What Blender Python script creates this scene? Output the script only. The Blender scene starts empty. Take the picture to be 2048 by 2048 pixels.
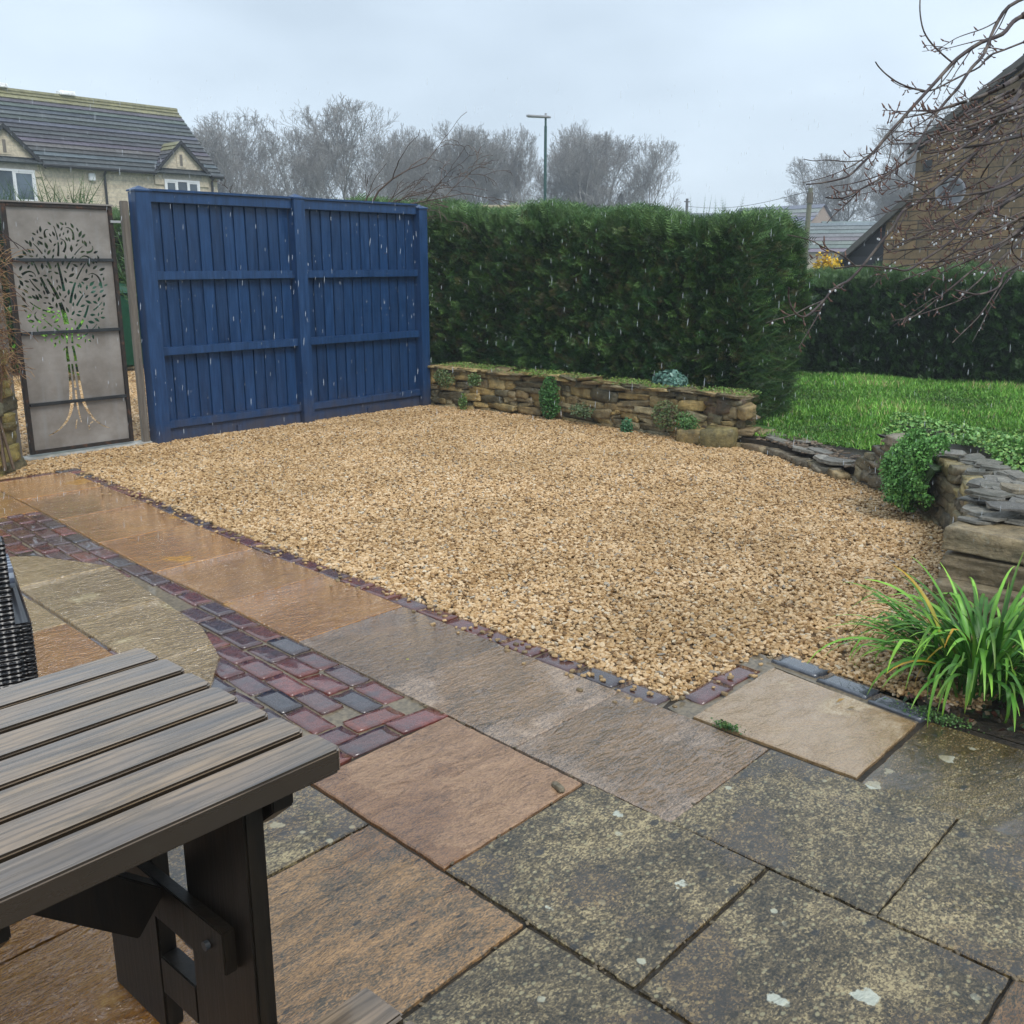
import bpy, bmesh, math, random
import numpy as np
from mathutils import Vector, Matrix, Euler
R = math.radians
random.seed(7); rng = np.random.default_rng(11)
SC = bpy.context.scene
COL = SC.collection

# ------------------------------------------------------------------ camera
# world x runs along the blue fence, world y from the patio towards it
TH = R(42.2); CAM_H = 1.58; PITCH = math.atan((1024-525)/1961.0)
FW = Vector((math.cos(TH), math.sin(TH), 0)); RT = Vector((math.sin(TH), -math.cos(TH), 0))
fwd = FW*math.cos(PITCH) + Vector((0, 0, -math.sin(PITCH)))
up = RT.cross(fwd)
cd = bpy.data.cameras.new("camera"); cam = bpy.data.objects.new("camera", cd); COL.objects.link(cam)
cd.sensor_width = 36; cd.lens = 36*1961/2048; cd.clip_end = 1500; cd.clip_start = 0.05
m = Matrix((RT, up, -fwd)).transposed().to_4x4(); m.translation = (0, 0, CAM_H); cam.matrix_world = m
SC.camera = cam
def P(px, py, depth):
    """point of the place seen at picture position px,py (2048 px) at a distance along the view"""
    px, py, depth = float(px), float(py), float(depth)
    return Vector((0, 0, CAM_H)) + depth*(fwd + RT*((px-1024)/1961) - up*((py-1024)/1961))

# ------------------------------------------------------------------ world, sun, exposure
SUN_EL, SUN_AZ = R(52), R(200)
w = bpy.data.worlds.new("World"); SC.world = w; w.use_nodes = True
nt = w.node_tree; nt.nodes.clear()
def N(t, kind, **kw):
    n = t.nodes.new(kind)
    for k, v in kw.items(): setattr(n, k, v)
    return n
out = N(nt, 'ShaderNodeOutputWorld'); bg = N(nt, 'ShaderNodeBackground'); bg2 = N(nt, 'ShaderNodeBackground'); mx = N(nt, 'ShaderNodeMixShader')
sky = N(nt, 'ShaderNodeTexSky', sky_type='NISHITA', sun_disc=False, sun_elevation=SUN_EL, sun_rotation=SUN_AZ)
bg.inputs[1].default_value = 0.08
tc = N(nt, 'ShaderNodeTexCoord'); mp = N(nt, 'ShaderNodeMapping'); mp.inputs['Scale'].default_value = (1, 1, 2.4)
no = N(nt, 'ShaderNodeTexNoise'); no.inputs['Scale'].default_value = 2.3; no.inputs['Detail'].default_value = 6; no.inputs['Roughness'].default_value = .45
cr = N(nt, 'ShaderNodeValToRGB')
cr.color_ramp.elements[0].position = .33; cr.color_ramp.elements[0].color = (.45, .535, .62, 1)
cr.color_ramp.elements[1].position = .66; cr.color_ramp.elements[1].color = (.68, .79, .89, 1)
nt.links.new(tc.outputs['Generated'], mp.inputs[0]); nt.links.new(mp.outputs[0], no.inputs[0]); nt.links.new(no.outputs[0], cr.inputs[0])
nt.links.new(sky.outputs[0], bg.inputs[0]); nt.links.new(cr.outputs[0], bg2.inputs[0]); bg2.inputs[1].default_value = 1.0
mx.inputs[0].default_value = .88
nt.links.new(bg.outputs[0], mx.inputs[1]); nt.links.new(bg2.outputs[0], mx.inputs[2]); nt.links.new(mx.outputs[0], out.inputs[0])
sd = bpy.data.lights.new("sun", 'SUN'); sd.energy = 1.5; sd.angle = R(25); sd.color = (1, .97, .92)
so = bpy.data.objects.new("sun", sd); COL.objects.link(so)
so.rotation_euler = (R(90)-SUN_EL, 0, R(180)-SUN_AZ+R(0))
SC.view_settings.view_transform = 'Standard'; SC.view_settings.look = 'None'; SC.view_settings.gamma = 1; SC.view_settings.exposure = 0.62
SC.cycles.max_bounces = 8; SC.cycles.transparent_max_bounces = 16; SC.cycles.volume_bounces = 0
SC.cycles.volume_step_rate = 5

# ------------------------------------------------------------------ object helpers
def tag(o, label=None, cat=None, group=None, kind=None):
    if label: o['label'] = label
    if cat: o['category'] = cat
    if group: o['group'] = group
    if kind: o['kind'] = kind
    return o
def link(o, parent=None):
    COL.objects.link(o)
    if parent is not None: o.parent = parent
    return o
def thing(name, label, cat, loc=(0, 0, 0), rz=0, group=None):
    o = bpy.data.objects.new(name, None); link(o); o.location = loc; o.rotation_euler = (0, 0, rz); o.empty_display_size = .1
    return tag(o, label, cat, group)
def from_np(name, V, F, mat, parent=None, col=None, smooth=False):
    """uniform face arrays -> one mesh"""
    V = np.asarray(V, dtype=np.float32); F = np.asarray(F, dtype=np.int32)
    me = bpy.data.meshes.new(name); k = F.shape[1]
    me.vertices.add(len(V)); me.vertices.foreach_set('co', V.ravel())
    me.loops.add(F.size); me.loops.foreach_set('vertex_index', F.ravel())
    me.polygons.add(len(F)); me.polygons.foreach_set('loop_start', np.arange(0, F.size, k, dtype=np.int32))
    try: me.polygons.foreach_set('loop_total', np.full(len(F), k, dtype=np.int32))
    except Exception: pass
    if smooth: me.polygons.foreach_set('use_smooth', np.ones(len(F), dtype=bool))
    me.update(calc_edges=True)
    if col is not None:
        a = me.color_attributes.new('Col', 'FLOAT_COLOR', 'POINT')
        c = np.ones((len(V), 4), dtype=np.float32); c[:, :3] = col; a.data.foreach_set('color', c.ravel())
    if mat: me.materials.append(mat)
    return link(bpy.data.objects.new(name, me), parent)
def vary(c, a, b):
    k = random.uniform(a, b); return [x*k for x in c]
class MB:
    """collects boxes, prisms and tubes and links them as one mesh"""
    def __init__(s): s.bm = bmesh.new(); s.cl = s.bm.verts.layers.float_color.new('Col')
    def box(s, x0, x1, y0, y1, z0, z1, M=None, col=(1, 1, 1)):
        vs = [Vector((x, y, z)) for z in (z0, z1) for y in (y0, y1) for x in (x0, x1)]
        if M is not None: vs = [M @ v for v in vs]
        b = [s.bm.verts.new(v) for v in vs]
        for v in b: v[s.cl] = (*col, 1)
        for f in ((0, 2, 3, 1), (4, 5, 7, 6), (0, 1, 5, 4), (2, 6, 7, 3), (0, 4, 6, 2), (1, 3, 7, 5)): s.bm.faces.new([b[i] for i in f])
        return s
    def bar(s, a, b, w_, h_, upv=(0, 0, 1), col=(1, 1, 1)):
        a = Vector(a); b = Vector(b); d = b-a; L = d.length; x = d.normalized(); u_ = Vector(upv); y = u_.cross(x).normalized(); z = x.cross(y)
        M = Matrix((x, y, z)).transposed().to_4x4(); M.translation = a
        return s.box(0, L, -w_/2, w_/2, -h_/2, h_/2, M, col)
    def prism(s, pts, off, col=(1, 1, 1)):
        """polygon (list of 3D) extruded by off"""
        o = Vector(off); A = [s.bm.verts.new(Vector(p)) for p in pts]; B = [s.bm.verts.new(Vector(p)+o) for p in pts]; n = len(pts)
        for v in A+B: v[s.cl] = (*col, 1)
        s.bm.faces.new(A[::-1]); s.bm.faces.new(B)
        for i in range(n): s.bm.faces.new([A[i], A[(i+1) % n], B[(i+1) % n], B[i]])
        return s
    def tube(s, pts, rad, k=8, col=(1, 1, 1), cap=True):
        pts = [Vector(p) for p in pts]; n = len(pts)
        if not hasattr(rad, '__len__'): rad = [rad]*n
        rings = []
        for i, p in enumerate(pts):
            d = (pts[min(i+1, n-1)]-pts[max(i-1, 0)]).normalized(); a = Vector((0, 0, 1)) if abs(d.z) < .9 else Vector((1, 0, 0))
            x = d.cross(a).normalized(); y = d.cross(x)
            r_ = [s.bm.verts.new(p+(x*math.cos(t)+y*math.sin(t))*rad[i]) for t in [2*math.pi*j/k for j in range(k)]]
            for v in r_: v[s.cl] = (*col, 1)
            rings.append(r_)
        for a, b in zip(rings, rings[1:]):
            for j in range(k): s.bm.faces.new([a[j], a[(j+1) % k], b[(j+1) % k], b[j]])
        if cap: s.bm.faces.new(rings[0]); s.bm.faces.new(rings[-1][::-1])
        return s
    def build(s, name, mat, parent=None, bevel=0, smooth=False, seg=2):
        bm = s.bm; bmesh.ops.recalc_face_normals(bm, faces=bm.faces)
        if bevel: bmesh.ops.bevel(bm, geom=[e for e in bm.edges], offset=bevel, segments=seg, affect='EDGES', clamp_overlap=True)
        if smooth:
            for f in bm.faces: f.smooth = True
        me = bpy.data.meshes.new(name); bm.to_mesh(me); bm.free(); me.materials.append(mat)
        return link(bpy.data.objects.new(name, me), parent)
def rotmats(n, tilt=math.pi, yaw=None):
    """random rotation matrices: tilt from vertical up to tilt"""
    a = rng.uniform(0, 2*np.pi, n); t = rng.uniform(0, tilt, n); s = rng.uniform(0, 2*np.pi, n)
    def Rz(a):
        c, s_ = np.cos(a), np.sin(a); M = np.zeros((n, 3, 3)); M[:, 0, 0] = c; M[:, 0, 1] = -s_; M[:, 1, 0] = s_; M[:, 1, 1] = c; M[:, 2, 2] = 1; return M
    c, s_ = np.cos(t), np.sin(t); Ry = np.zeros((n, 3, 3)); Ry[:, 0, 0] = c; Ry[:, 0, 2] = s_; Ry[:, 2, 0] = -s_; Ry[:, 2, 2] = c; Ry[:, 1, 1] = 1
    return Rz(a) @ Ry @ Rz(s)
def align(D, roll=None):
    """matrices whose z axis is each row of D"""
    D = D/np.linalg.norm(D, axis=1, keepdims=True); n = len(D)
    a = rng.normal(size=(n, 3)); X = np.cross(a, D); X /= np.linalg.norm(X, axis=1, keepdims=True); Y = np.cross(D, X)
    return np.stack([X, Y, D], axis=2)
def scatter(TV, TF, pos, M, sc, col):
    """copies of a template at pos with matrices M, scale sc (n or n,3), colour col (n,3): arrays for from_np"""
    n = len(pos); TV = np.asarray(TV, float); TF = np.asarray(TF)
    sc = np.asarray(sc, float)
    if sc.ndim == 1: sc = sc[:, None]
    V = TV[None]*sc[:, None, :]; V = np.einsum('nij,nkj->nki', M, V) + pos[:, None, :]
    F = TF[None] + (np.arange(n)*len(TV))[:, None, None]
    C = np.repeat(col[:, None, :], len(TV), axis=1)
    return V.reshape(-1, 3), F.reshape(-1, TF.shape[1]), C.reshape(-1, 3)
def merge(parts):
    Vs, Fs, Cs = [], [], []; o = 0
    for V, F, C in parts: Vs.append(V); Fs.append(F+o); Cs.append(C); o += len(V)
    return np.concatenate(Vs), np.concatenate(Fs), np.concatenate(Cs)
def pick(cols, n, jit=.15):
    c = np.array(cols)[rng.integers(0, len(cols), n)]; return c*(1+rng.uniform(-jit, jit, (n, 1)))

# ------------------------------------------------------------------ materials
class Mt:
    """small node-graph writer"""
    def __init__(s, name, rough=.6, **kw):
        s.m = bpy.data.materials.new(name); s.m.use_nodes = True; s.t = s.m.node_tree; s.b = s.t.nodes['Principled BSDF']
        s.b.inputs['Roughness'].default_value = rough; s.o = s.t.nodes['Material Output']
        for k, v in kw.items(): s.b.inputs[k].default_value = v
        s._tc = None
    def n(s, kind, **kw): return N(s.t, kind, **kw)
    def l(s, a, b): s.t.links.new(a, b)
    def co(s, scale=(1, 1, 1), kind='Object', rot=(0, 0, 0)):
        if s._tc is None: s._tc = s.n('ShaderNodeTexCoord')
        mp = s.n('ShaderNodeMapping'); mp.inputs['Scale'].default_value = scale; mp.inputs['Rotation'].default_value = rot; s.l(s._tc.outputs[kind], mp.inputs[0]); return mp.outputs[0]
    def noise(s, sc, co=None, det=5, rgh=.6, dist=0):
        n = s.n('ShaderNodeTexNoise'); n.inputs['Scale'].default_value = sc; n.inputs['Detail'].default_value = det; n.inputs['Roughness'].default_value = rgh; n.inputs['Distortion'].default_value = dist
        s.l(co if co is not None else s.co(), n.inputs['Vector']); return n.outputs[0]
    def vor(s, sc, co=None, feat='F1', rnd=1, outp='Distance'):
        n = s.n('ShaderNodeTexVoronoi', feature=feat); n.inputs['Scale'].default_value = sc; n.inputs['Randomness'].default_value = rnd
        s.l(co if co is not None else s.co(), n.inputs['Vector']); return n.outputs[outp]
    def ramp(s, x, stops, interp='LINEAR'):
        n = s.n('ShaderNodeValToRGB'); e = n.color_ramp; e.interpolation = interp
        while len(e.elements) < len(stops): e.elements.new(.5)
        for el, (p, c) in zip(e.elements, stops): el.position = p; el.color = (*c, 1) if hasattr(c, '__len__') else (c, c, c, 1)
        s.l(x, n.inputs[0]); return n.outputs[0]
    def mix(s, f, a, b, mode='MIX'):
        n = s.n('ShaderNodeMix', data_type='RGBA', blend_type=mode)
        for i, v in ((0, f), (6, a), (7, b)):
            if isinstance(v, bpy.types.NodeSocket): s.l(v, n.inputs[i])
            elif i == 0: n.inputs[0].default_value = v
            else: n.inputs[i].default_value = (*v, 1)
        return n.outputs[2]
    def math(s, op, a, b=0):
        n = s.n('ShaderNodeMath', operation=op)
        for i, v in ((0, a), (1, b)):
            if isinstance(v, bpy.types.NodeSocket): s.l(v, n.inputs[i])
            else: n.inputs[i].default_value = v
        return n.outputs[0]
    def attr(s): n = s.n('ShaderNodeAttribute', attribute_name='Col'); return n.outputs['Color']
    def bump(s, h, st=.3, d=.01, prev=None):
        n = s.n('ShaderNodeBump'); n.inputs['Strength'].default_value = st; n.inputs['Distance'].default_value = d; s.l(h, n.inputs['Height'])
        if prev is not None: s.l(prev, n.inputs['Normal'])
        return n.outputs[0]
    def set(s, **kw):
        mp = {'color': 'Base Color', 'rough': 'Roughness', 'normal': 'Normal', 'coatn': 'Coat Normal', 'coat': 'Coat Weight', 'alpha': 'Alpha'}
        for k, v in kw.items():
            i = s.b.inputs[mp.get(k, k)]
            if isinstance(v, bpy.types.NodeSocket): s.l(v, i)
            else: i.default_value = (*v, 1) if hasattr(v, '__len__') else v
        return s.m

def attr_mat(name, rough=.5, nsc=30, amt=.5, bump=.3, dist=.004, **kw):
    """colour from the mesh, broken up by noise"""
    t = Mt(name, rough, **kw); c = t.attr(); n1 = t.noise(nsc); f = t.ramp(n1, [(.3, 1-amt), (.7, 1+amt*.6)])
    return t.set(color=t.mix(1, c, f, 'MULTIPLY'), normal=t.bump(n1, bump, dist))

def slab_mat(name, cols, mott=(14, 4, (1, 1, 1)), lichen=0, black=0, wet=.2, ripple=.0, streak=(1, 1, 1), flow=0, contrast=.08):
    t = Mt(name, .4)
    g = t.n('ShaderNodeNewGeometry'); pos = g.outputs['Position']
    oi = t.n('ShaderNodeObjectInfo'); rnd = oi.outputs['Random']
    ad = t.n('ShaderNodeVectorMath', operation='ADD'); t.l(pos, ad.inputs[0])
    cx = t.n('ShaderNodeCombineXYZ'); t.l(t.math('MULTIPLY', rnd, 37), cx.inputs[2]); t.l(cx.outputs[0], ad.inputs[1])
    mp = t.n('ShaderNodeMapping'); mp.inputs['Scale'].default_value = streak; mp.inputs['Rotation'].default_value = (0, 0, .5); t.l(ad.outputs[0], mp.inputs[0]); P_ = mp.outputs[0]
    big = t.noise(3.0, P_, 6, .62, .6); mid = t.noise(mott[0]*1.5, P_, 8, .78, .8); fine = t.noise(105, P_, 5, .8, .6); vf = t.ramp(t.vor(150, P_, outp='Color'), [(.2, .30), (.8, .70)])
    f = t.math('ADD', t.math('MULTIPLY', big, .20), t.math('ADD', t.math('MULTIPLY', mid, .28), t.math('ADD', t.math('MULTIPLY', fine, .32), t.math('MULTIPLY', vf, .20))))
    n = len(cols); contrast *= .95; lo, hi = .5-contrast, .5+contrast
    c = t.ramp(f, [(lo+(hi-lo)*i/(n-1), cc) for i, cc in enumerate(cols)])
    # tone of the whole slab
    c = t.mix(1, c, t.ramp(rnd, [(0, .82), (1, 1.15)]), 'MULTIPLY')
    # pock marks
    pk = t.ramp(t.vor(26, pos), [(.06, 1), (.10, 0)])
    gate = t.ramp(t.noise(9, pos, 2), [(.55, 0), (.62, 1)])
    c = t.mix(t.math('MULTIPLY', t.math('MULTIPLY', pk, gate), .7), c, (.02, .018, .012))
    if black:
        vb = t.vor(9.5, t_off(t, P_, 3.1)); k = t.ramp(t.math('ADD', vb, t.math('MULTIPLY', mid, .30)), [(.27+.03*black, 1), (.31+.03*black, 0)])
        gt = t.ramp(t.noise(4, pos, 2), [(.40, 0), (.5, 1)])
        c = t.mix(t.math('MULTIPLY', t.math('MULTIPLY', k, gt), .8), c, (.022, .024, .026))
    if lichen:
        ys = t.ramp(t.math('ADD', t.vor(30, P_), t.math('MULTIPLY', fine, .5)), [(.40, 1), (.48, 0)])
        c = t.mix(t.math('MULTIPLY', ys, .55*lichen), c, (.42, .38, .22))
        vw = t.vor(5.2, pos); ed = t.math('ADD', vw, t.math('MULTIPLY', t.noise(30, pos, 4), .26))
        k = t.ramp(ed, [(.255, 1), (.275, 0)]); gt = t.ramp(t.noise(1.7, t_off(t, pos, 5), 1), [(.38, 0), (.41, 1)])
        k2 = t.ramp(t.math('ADD', t.vor(12.5, t_off(t, pos, 2)), t.math('MULTIPLY', t.noise(45, pos, 3), .16)), [(.20, 1), (.225, 0)]); gt2 = t.ramp(t.noise(3.1, t_off(t, pos, 7), 2), [(.50, 0), (.56, 1)])
        c = t.mix(t.math('MULTIPLY', t.math('MULTIPLY', k, gt), .9), c, t.mix(t.noise(90, pos, 3), (.36, .38, .31), (.66, .68, .58))); c = t.mix(t.math('MULTIPLY', t.math('MULTIPLY', k2, gt2), .75), c, (.50, .50, .38))
    # wet film: pooled areas are mirror smooth
    pool = t.ramp(t.noise(2.2, t_off(t, pos, 9), 4, .55), [(.42+wet*.14, 1), (.47+wet*.14, 0)])
    rough = t.ramp(pool, [(0, .30-.1*wet), (1, .05)])
    c2 = t.mix(pool, c, t.mix(1, c, (.70, .58, .42), 'MULTIPLY'))
    riven = t.noise(6, P_, 7, .62, 1.8)
    nb = t.bump(riven, .8, .022); nb = t.bump(fine, .45, .004, nb)
    if ripple:
        mp2 = t.n('ShaderNodeMapping'); mp2.inputs['Scale'].default_value = (1, 3.6, 1); mp2.inputs['Rotation'].default_value = (0, 0, R(50)); t.l(pos, mp2.inputs[0])
        rp = t.noise(8, mp2.outputs[0], 3, .5, 2.2)
        nb2 = t.bump(rp, min(1, ripple*1.6), .05)
    else: nb2 = t.bump(riven, .45, .012)
    coatw = t.math('ADD', t.math('MULTIPLY', pool, .55), .45)
    return t.set(color=c2, rough=rough, normal=nb, coat=coatw, coatn=nb2, **{'Coat Roughness': .03, 'Coat IOR': 1.85 if wet > .3 else 1.5})
def t_off(t, v, k):
    n = t.n('ShaderNodeVectorMath', operation='ADD'); t.l(v, n.inputs[0]); n.inputs[1].default_value = (k, k*1.7, k*.3); return n.outputs[0]

M_gold = slab_mat('sandstone golden wet', [(.15, .058, .006), (.34, .155, .018), (.50, .255, .034), (.58, .36, .10)], wet=1.4, ripple=.6, streak=(1, 1.7, 1), contrast=.13)
M_pink = slab_mat('sandstone grey pink', [(.09, .08, .075), (.21, .165, .13), (.36, .26, .185), (.46, .35, .26)], wet=.7, ripple=.25, streak=(1, 2.3, 1), contrast=.09)
M_orng = slab_mat('sandstone orange brown', [(.10, .07, .05), (.27, .155, .09), (.42, .25, .14), (.48, .31, .18)], wet=.1, streak=(1, 2.2, 1), contrast=.12)
M_dkor = slab_mat('sandstone rusty streaked', [(.045, .042, .032), (.13, .095, .060), (.30, .175, .080), (.42, .25, .115)], wet=.1, black=.4, streak=(1, 2.8, 1), contrast=.085)
M_lich = slab_mat('sandstone lichened', [(.018, .016, .010), (.052, .042, .025), (.140, .105, .055), (.40, .32, .17)], wet=.1, lichen=1, black=1, streak=(1, 1.4, 1), contrast=.085)
M_dlic = slab_mat('sandstone olive wet', [(.018, .014, .006), (.055, .04, .015), (.13, .088, .03), (.30, .23, .11)], wet=.8, lichen=1, black=1, streak=(1, 2, 1), contrast=.10)
M_crem = slab_mat('sandstone cream olive', [(.10, .075, .025), (.31, .23, .10), (.50, .41, .24), (.60, .52, .36)], wet=1.3, ripple=.6, streak=(1, 2, 1), contrast=.12)
M_pale = slab_mat('sandstone pale buff', [(.32, .21, .10), (.50, .37, .22), (.60, .48, .33), (.66, .56, .42)], wet=.75, streak=(1, 1.5, 1), contrast=.13)

t = Mt('brick paver', .3); c = t.attr(); n1 = t.noise(22, None, 6, .7); n2 = t.noise(160, None, 3)
c = t.mix(1, c, t.ramp(n1, [(.3, .5), (.7, 1.35)]), 'MULTIPLY'); c = t.mix(t.ramp(t.noise(9, None, 4), [(.5, 0), (.7, .6)]), c, (.05, .05, .06))
M_brick = t.set(color=c, rough=t.ramp(n1, [(.4, .12), (.6, .35)]), normal=t.bump(n2, .3, .003, t.bump(n1, .5, .012)), coat=.9, **{'Coat Roughness': .05, 'Coat IOR': 1.6})
t = Mt('mortar', .5); n1 = t.noise(60); M_mort = t.set(color=t.ramp(n1, [(.3, (.09, .07, .045)), (.7, (.24, .19, .12))]), normal=t.bump(n1, .5, .004), coat=.4)
t = Mt('dark soil', .6); n1 = t.noise(40); M_soil = t.set(color=t.ramp(n1, [(.3, (.010, .008, .005)), (.7, (.045, .033, .02))]), normal=t.bump(n1, 1, .01))
t = Mt('gravel bed', .8); n1 = t.noise(90); M_gbed = t.set(color=t.ramp(n1, [(.3, (.06, .035, .015)), (.7, (.18, .11, .05))]), normal=t.bump(n1, 1, .01))
t = Mt('limestone pebble', .42); oi = t.n('ShaderNodeObjectInfo')
c = t.ramp(oi.outputs['Random'], [(0, (.16, .09, .035)), (.14, (.36, .21, .085)), (.35, (.55, .36, .17)), (.6, (.67, .46, .245)), (.82, (.78, .60, .39)), (.93, (.52, .33, .14)), (.96, (.26, .23, .20)), (1, (.76, .66, .50))])
g_ = t.n('ShaderNodeNewGeometry'); lf = t.noise(1.1, g_.outputs['Position'], 4); c = t.mix(1, c, t.ramp(lf, [(.35, (.80, .76, .68)), (.6, (1.02, 1.0, .97))]), 'MULTIPLY')
n1 = t.noise(60, None, 4); M_peb = t.set(color=t.mix(1, c, t.ramp(n1, [(.3, .70), (.7, 1.12)]), 'MULTIPLY'), normal=t.bump(n1, .3, .002))
M_stone = None
t = Mt('dry stone', .55); c = t.attr(); lay = t.noise(6, t.co((1.5, 1.5, 7)), 6, .75, .8); n1 = t.noise(16, None, 8, .7); n2 = t.noise(60, None, 5, .7); n3 = t.noise(5, None, 4)
c = t.mix(1, c, t.ramp(n1, [(.3, .45), (.7, 1.5)]), 'MULTIPLY')
c = t.mix(t.ramp(n3, [(.52, 0), (.66, .55)]), c, (.045, .05, .03))
c = t.mix(t.ramp(t.noise(34, None, 5, .7), [(.60, 0), (.68, .5)]), c, (.34, .33, .25))
M_stone = t.set(color=c, rough=t.ramp(n2, [(.4, .35), (.6, .7)]), normal=t.bump(n2, .7, .006, t.bump(lay, .6, .02, t.bump(n1, .8, .03))), coat=.2, **{'Coat Roughness': .2, 'Coat IOR': 1.33})
t = Mt('blue fence paint', .34); n1 = t.noise(5, t.co((7, 7, .6)), 6, .7); n2 = t.noise(90, t.co((3, 3, .25)), 3)
c = t.mix(1, t.ramp(n1, [(.3, (.005, .026, .078)), (.7, (.018, .066, .180))]), t.attr(), 'MULTIPLY'); pz = t.n('ShaderNodeSeparateXYZ'); gq = t.n('ShaderNodeNewGeometry'); t.l(gq.outputs['Position'], pz.inputs[0])
c = t.mix(t.ramp(t.math('ADD', pz.outputs[2], t.math('MULTIPLY', t.noise(7, None, 5), .5)), [(.22, .55), (.48, 0)]), c, (.09, .07, .05)); c = t.mix(t.ramp(t.noise(2, t.co((3, 3, .6)), 6, .7), [(.58, 0), (.75, .35)]), c, (.05, .10, .22))
M_blue = t.set(color=c, normal=t.bump(n2, .25, .002), rough=t.ramp(n1, [(.3, .28), (.7, .48)]))
t = Mt('weathered tabletop', .3); n1 = t.noise(1.3, t.co((1.4, 15, 15)), 6, .6, 1.6); n2 = t.noise(3.5, t.co((1.5, 40, 40)), 4, .65, .4); n3 = t.noise(2.2, t.co((1, 3, 3)), 5, .6)
c = t.ramp(n1, [(.30, (.075, .05, .032)), (.44, (.17, .12, .072)), (.58, (.29, .20, .12)), (.70, (.14, .105, .075))])
c = t.mix(t.ramp(n3, [(.40, .5), (.58, 0)]), c, (.11, .10, .10)); c = t.mix(t.ramp(n3, [(.62, 0), (.72, .6)]), c, (.32, .19, .07)); c = t.mix(t.ramp(n2, [(.52, 0), (.68, .45)]), c, (.045, .035, .028))
wv = t.n('ShaderNodeTexWave', wave_type='BANDS', bands_direction='Y'); wv.inputs['Scale'].default_value = 16; wv.inputs['Distortion'].default_value = 7; wv.inputs['Detail'].default_value = 3; wv.inputs['Detail Scale'].default_value = 1.2; t.l(t.co((.22, 1, 1)), wv.inputs[0]); c = t.mix(t.ramp(wv.outputs[1], [(.05, .45), (.40, 0)]), c, (.04, .028, .018))
kv = t.vor(1.25, t.co((1.7, 7, 7)), outp='Distance'); c = t.mix(t.ramp(kv, [(.05, .85), (.13, 0)]), c, (.045, .04, .045))
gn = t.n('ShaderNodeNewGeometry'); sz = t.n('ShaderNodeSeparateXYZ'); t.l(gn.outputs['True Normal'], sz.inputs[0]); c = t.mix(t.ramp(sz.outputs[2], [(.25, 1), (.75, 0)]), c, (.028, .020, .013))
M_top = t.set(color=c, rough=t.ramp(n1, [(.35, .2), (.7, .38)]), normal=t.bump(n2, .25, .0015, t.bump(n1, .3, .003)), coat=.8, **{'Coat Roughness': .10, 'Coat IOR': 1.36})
t = Mt('dark stained timber', .4); n1 = t.noise(3, t.co((20, 20, 1.5)), 6, .7)
M_dark = t.set(color=t.ramp(n1, [(.3, (.004, .0035, .003)), (.7, (.018, .013, .008))]), normal=t.bump(n1, .4, .003), **{'Specular IOR Level': .25})
t = Mt('galvanised gate sheet', .45, Metallic=.25); n1 = t.noise(2.6, t.co((1, 1, 1.2)), 7, .65); n2 = t.noise(14, None, 6, .7); n3 = t.noise(2.2, t.co((5, 5, .5)), 5)
c = t.ramp(n1, [(.3, (.17, .15, .13)), (.5, (.26, .235, .21)), (.7, (.36, .335, .31))]); c = t.mix(t.ramp(n3, [(.55, 0), (.75, .35)]), c, (.34, .36, .37)); c = t.mix(t.ramp(n2, [(.62, 0), (.75, .3)]), c, (.10, .06, .035))
M_sheet = t.set(color=c, rough=t.ramp(n1, [(.3, .35), (.7, .6)]), normal=t.bump(n2, .15, .003))
t = Mt('rusty black steel', .6); n1 = t.noise(18, None, 6, .75); M_rust = t.set(color=t.ramp(n1, [(.35, (.012, .011, .010)), (.55, (.03, .02, .014)), (.68, (.11, .045, .02))]), normal=t.bump(n1, .5, .006))
t = Mt('dark gate bar', .35); n1 = t.noise(10); M_bar = t.set(color=t.ramp(n1, [(.3, (.012, .014, .016)), (.7, (.035, .04, .045))]))
t = Mt('weathered oak post', .6); n1 = t.noise(2.5, t.co((18, 18, 1)), 6, .7); M_oak = t.set(color=t.ramp(n1, [(.3, (.10, .085, .068)), (.7, (.24, .21, .175))]), normal=t.bump(n1, .6, .006))
M_leaf = attr_mat('foliage', .42, 20, .25, 0, .001)
M_leaf.node_tree.nodes['Principled BSDF'].inputs['Specular IOR Level'].default_value = .35
M_bark = attr_mat('bark', .6, 40, .35, .5, .004)
def plain(name, col, rough=.5, amt=.15, nsc=12, **kw):
    t = Mt(name, rough, **kw); n1 = t.noise(nsc); a = tuple(x*(1-amt) for x in col); b = tuple(min(1, x*(1+amt)) for x in col)
    return t.set(color=t.ramp(n1, [(.35, a), (.65, b)]), normal=t.bump(n1, .1, .002))
M_white = plain('white window frame', (.75, .76, .77), .35, .04)
M_glass = plain('window glass', (.10, .13, .16), .06, .4, 1.2)
M_gutter = plain('black gutter', (.02, .02, .02), .35)
M_conc = plain('wet concrete', (.42, .41, .38), .3, .3, 8)
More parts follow.
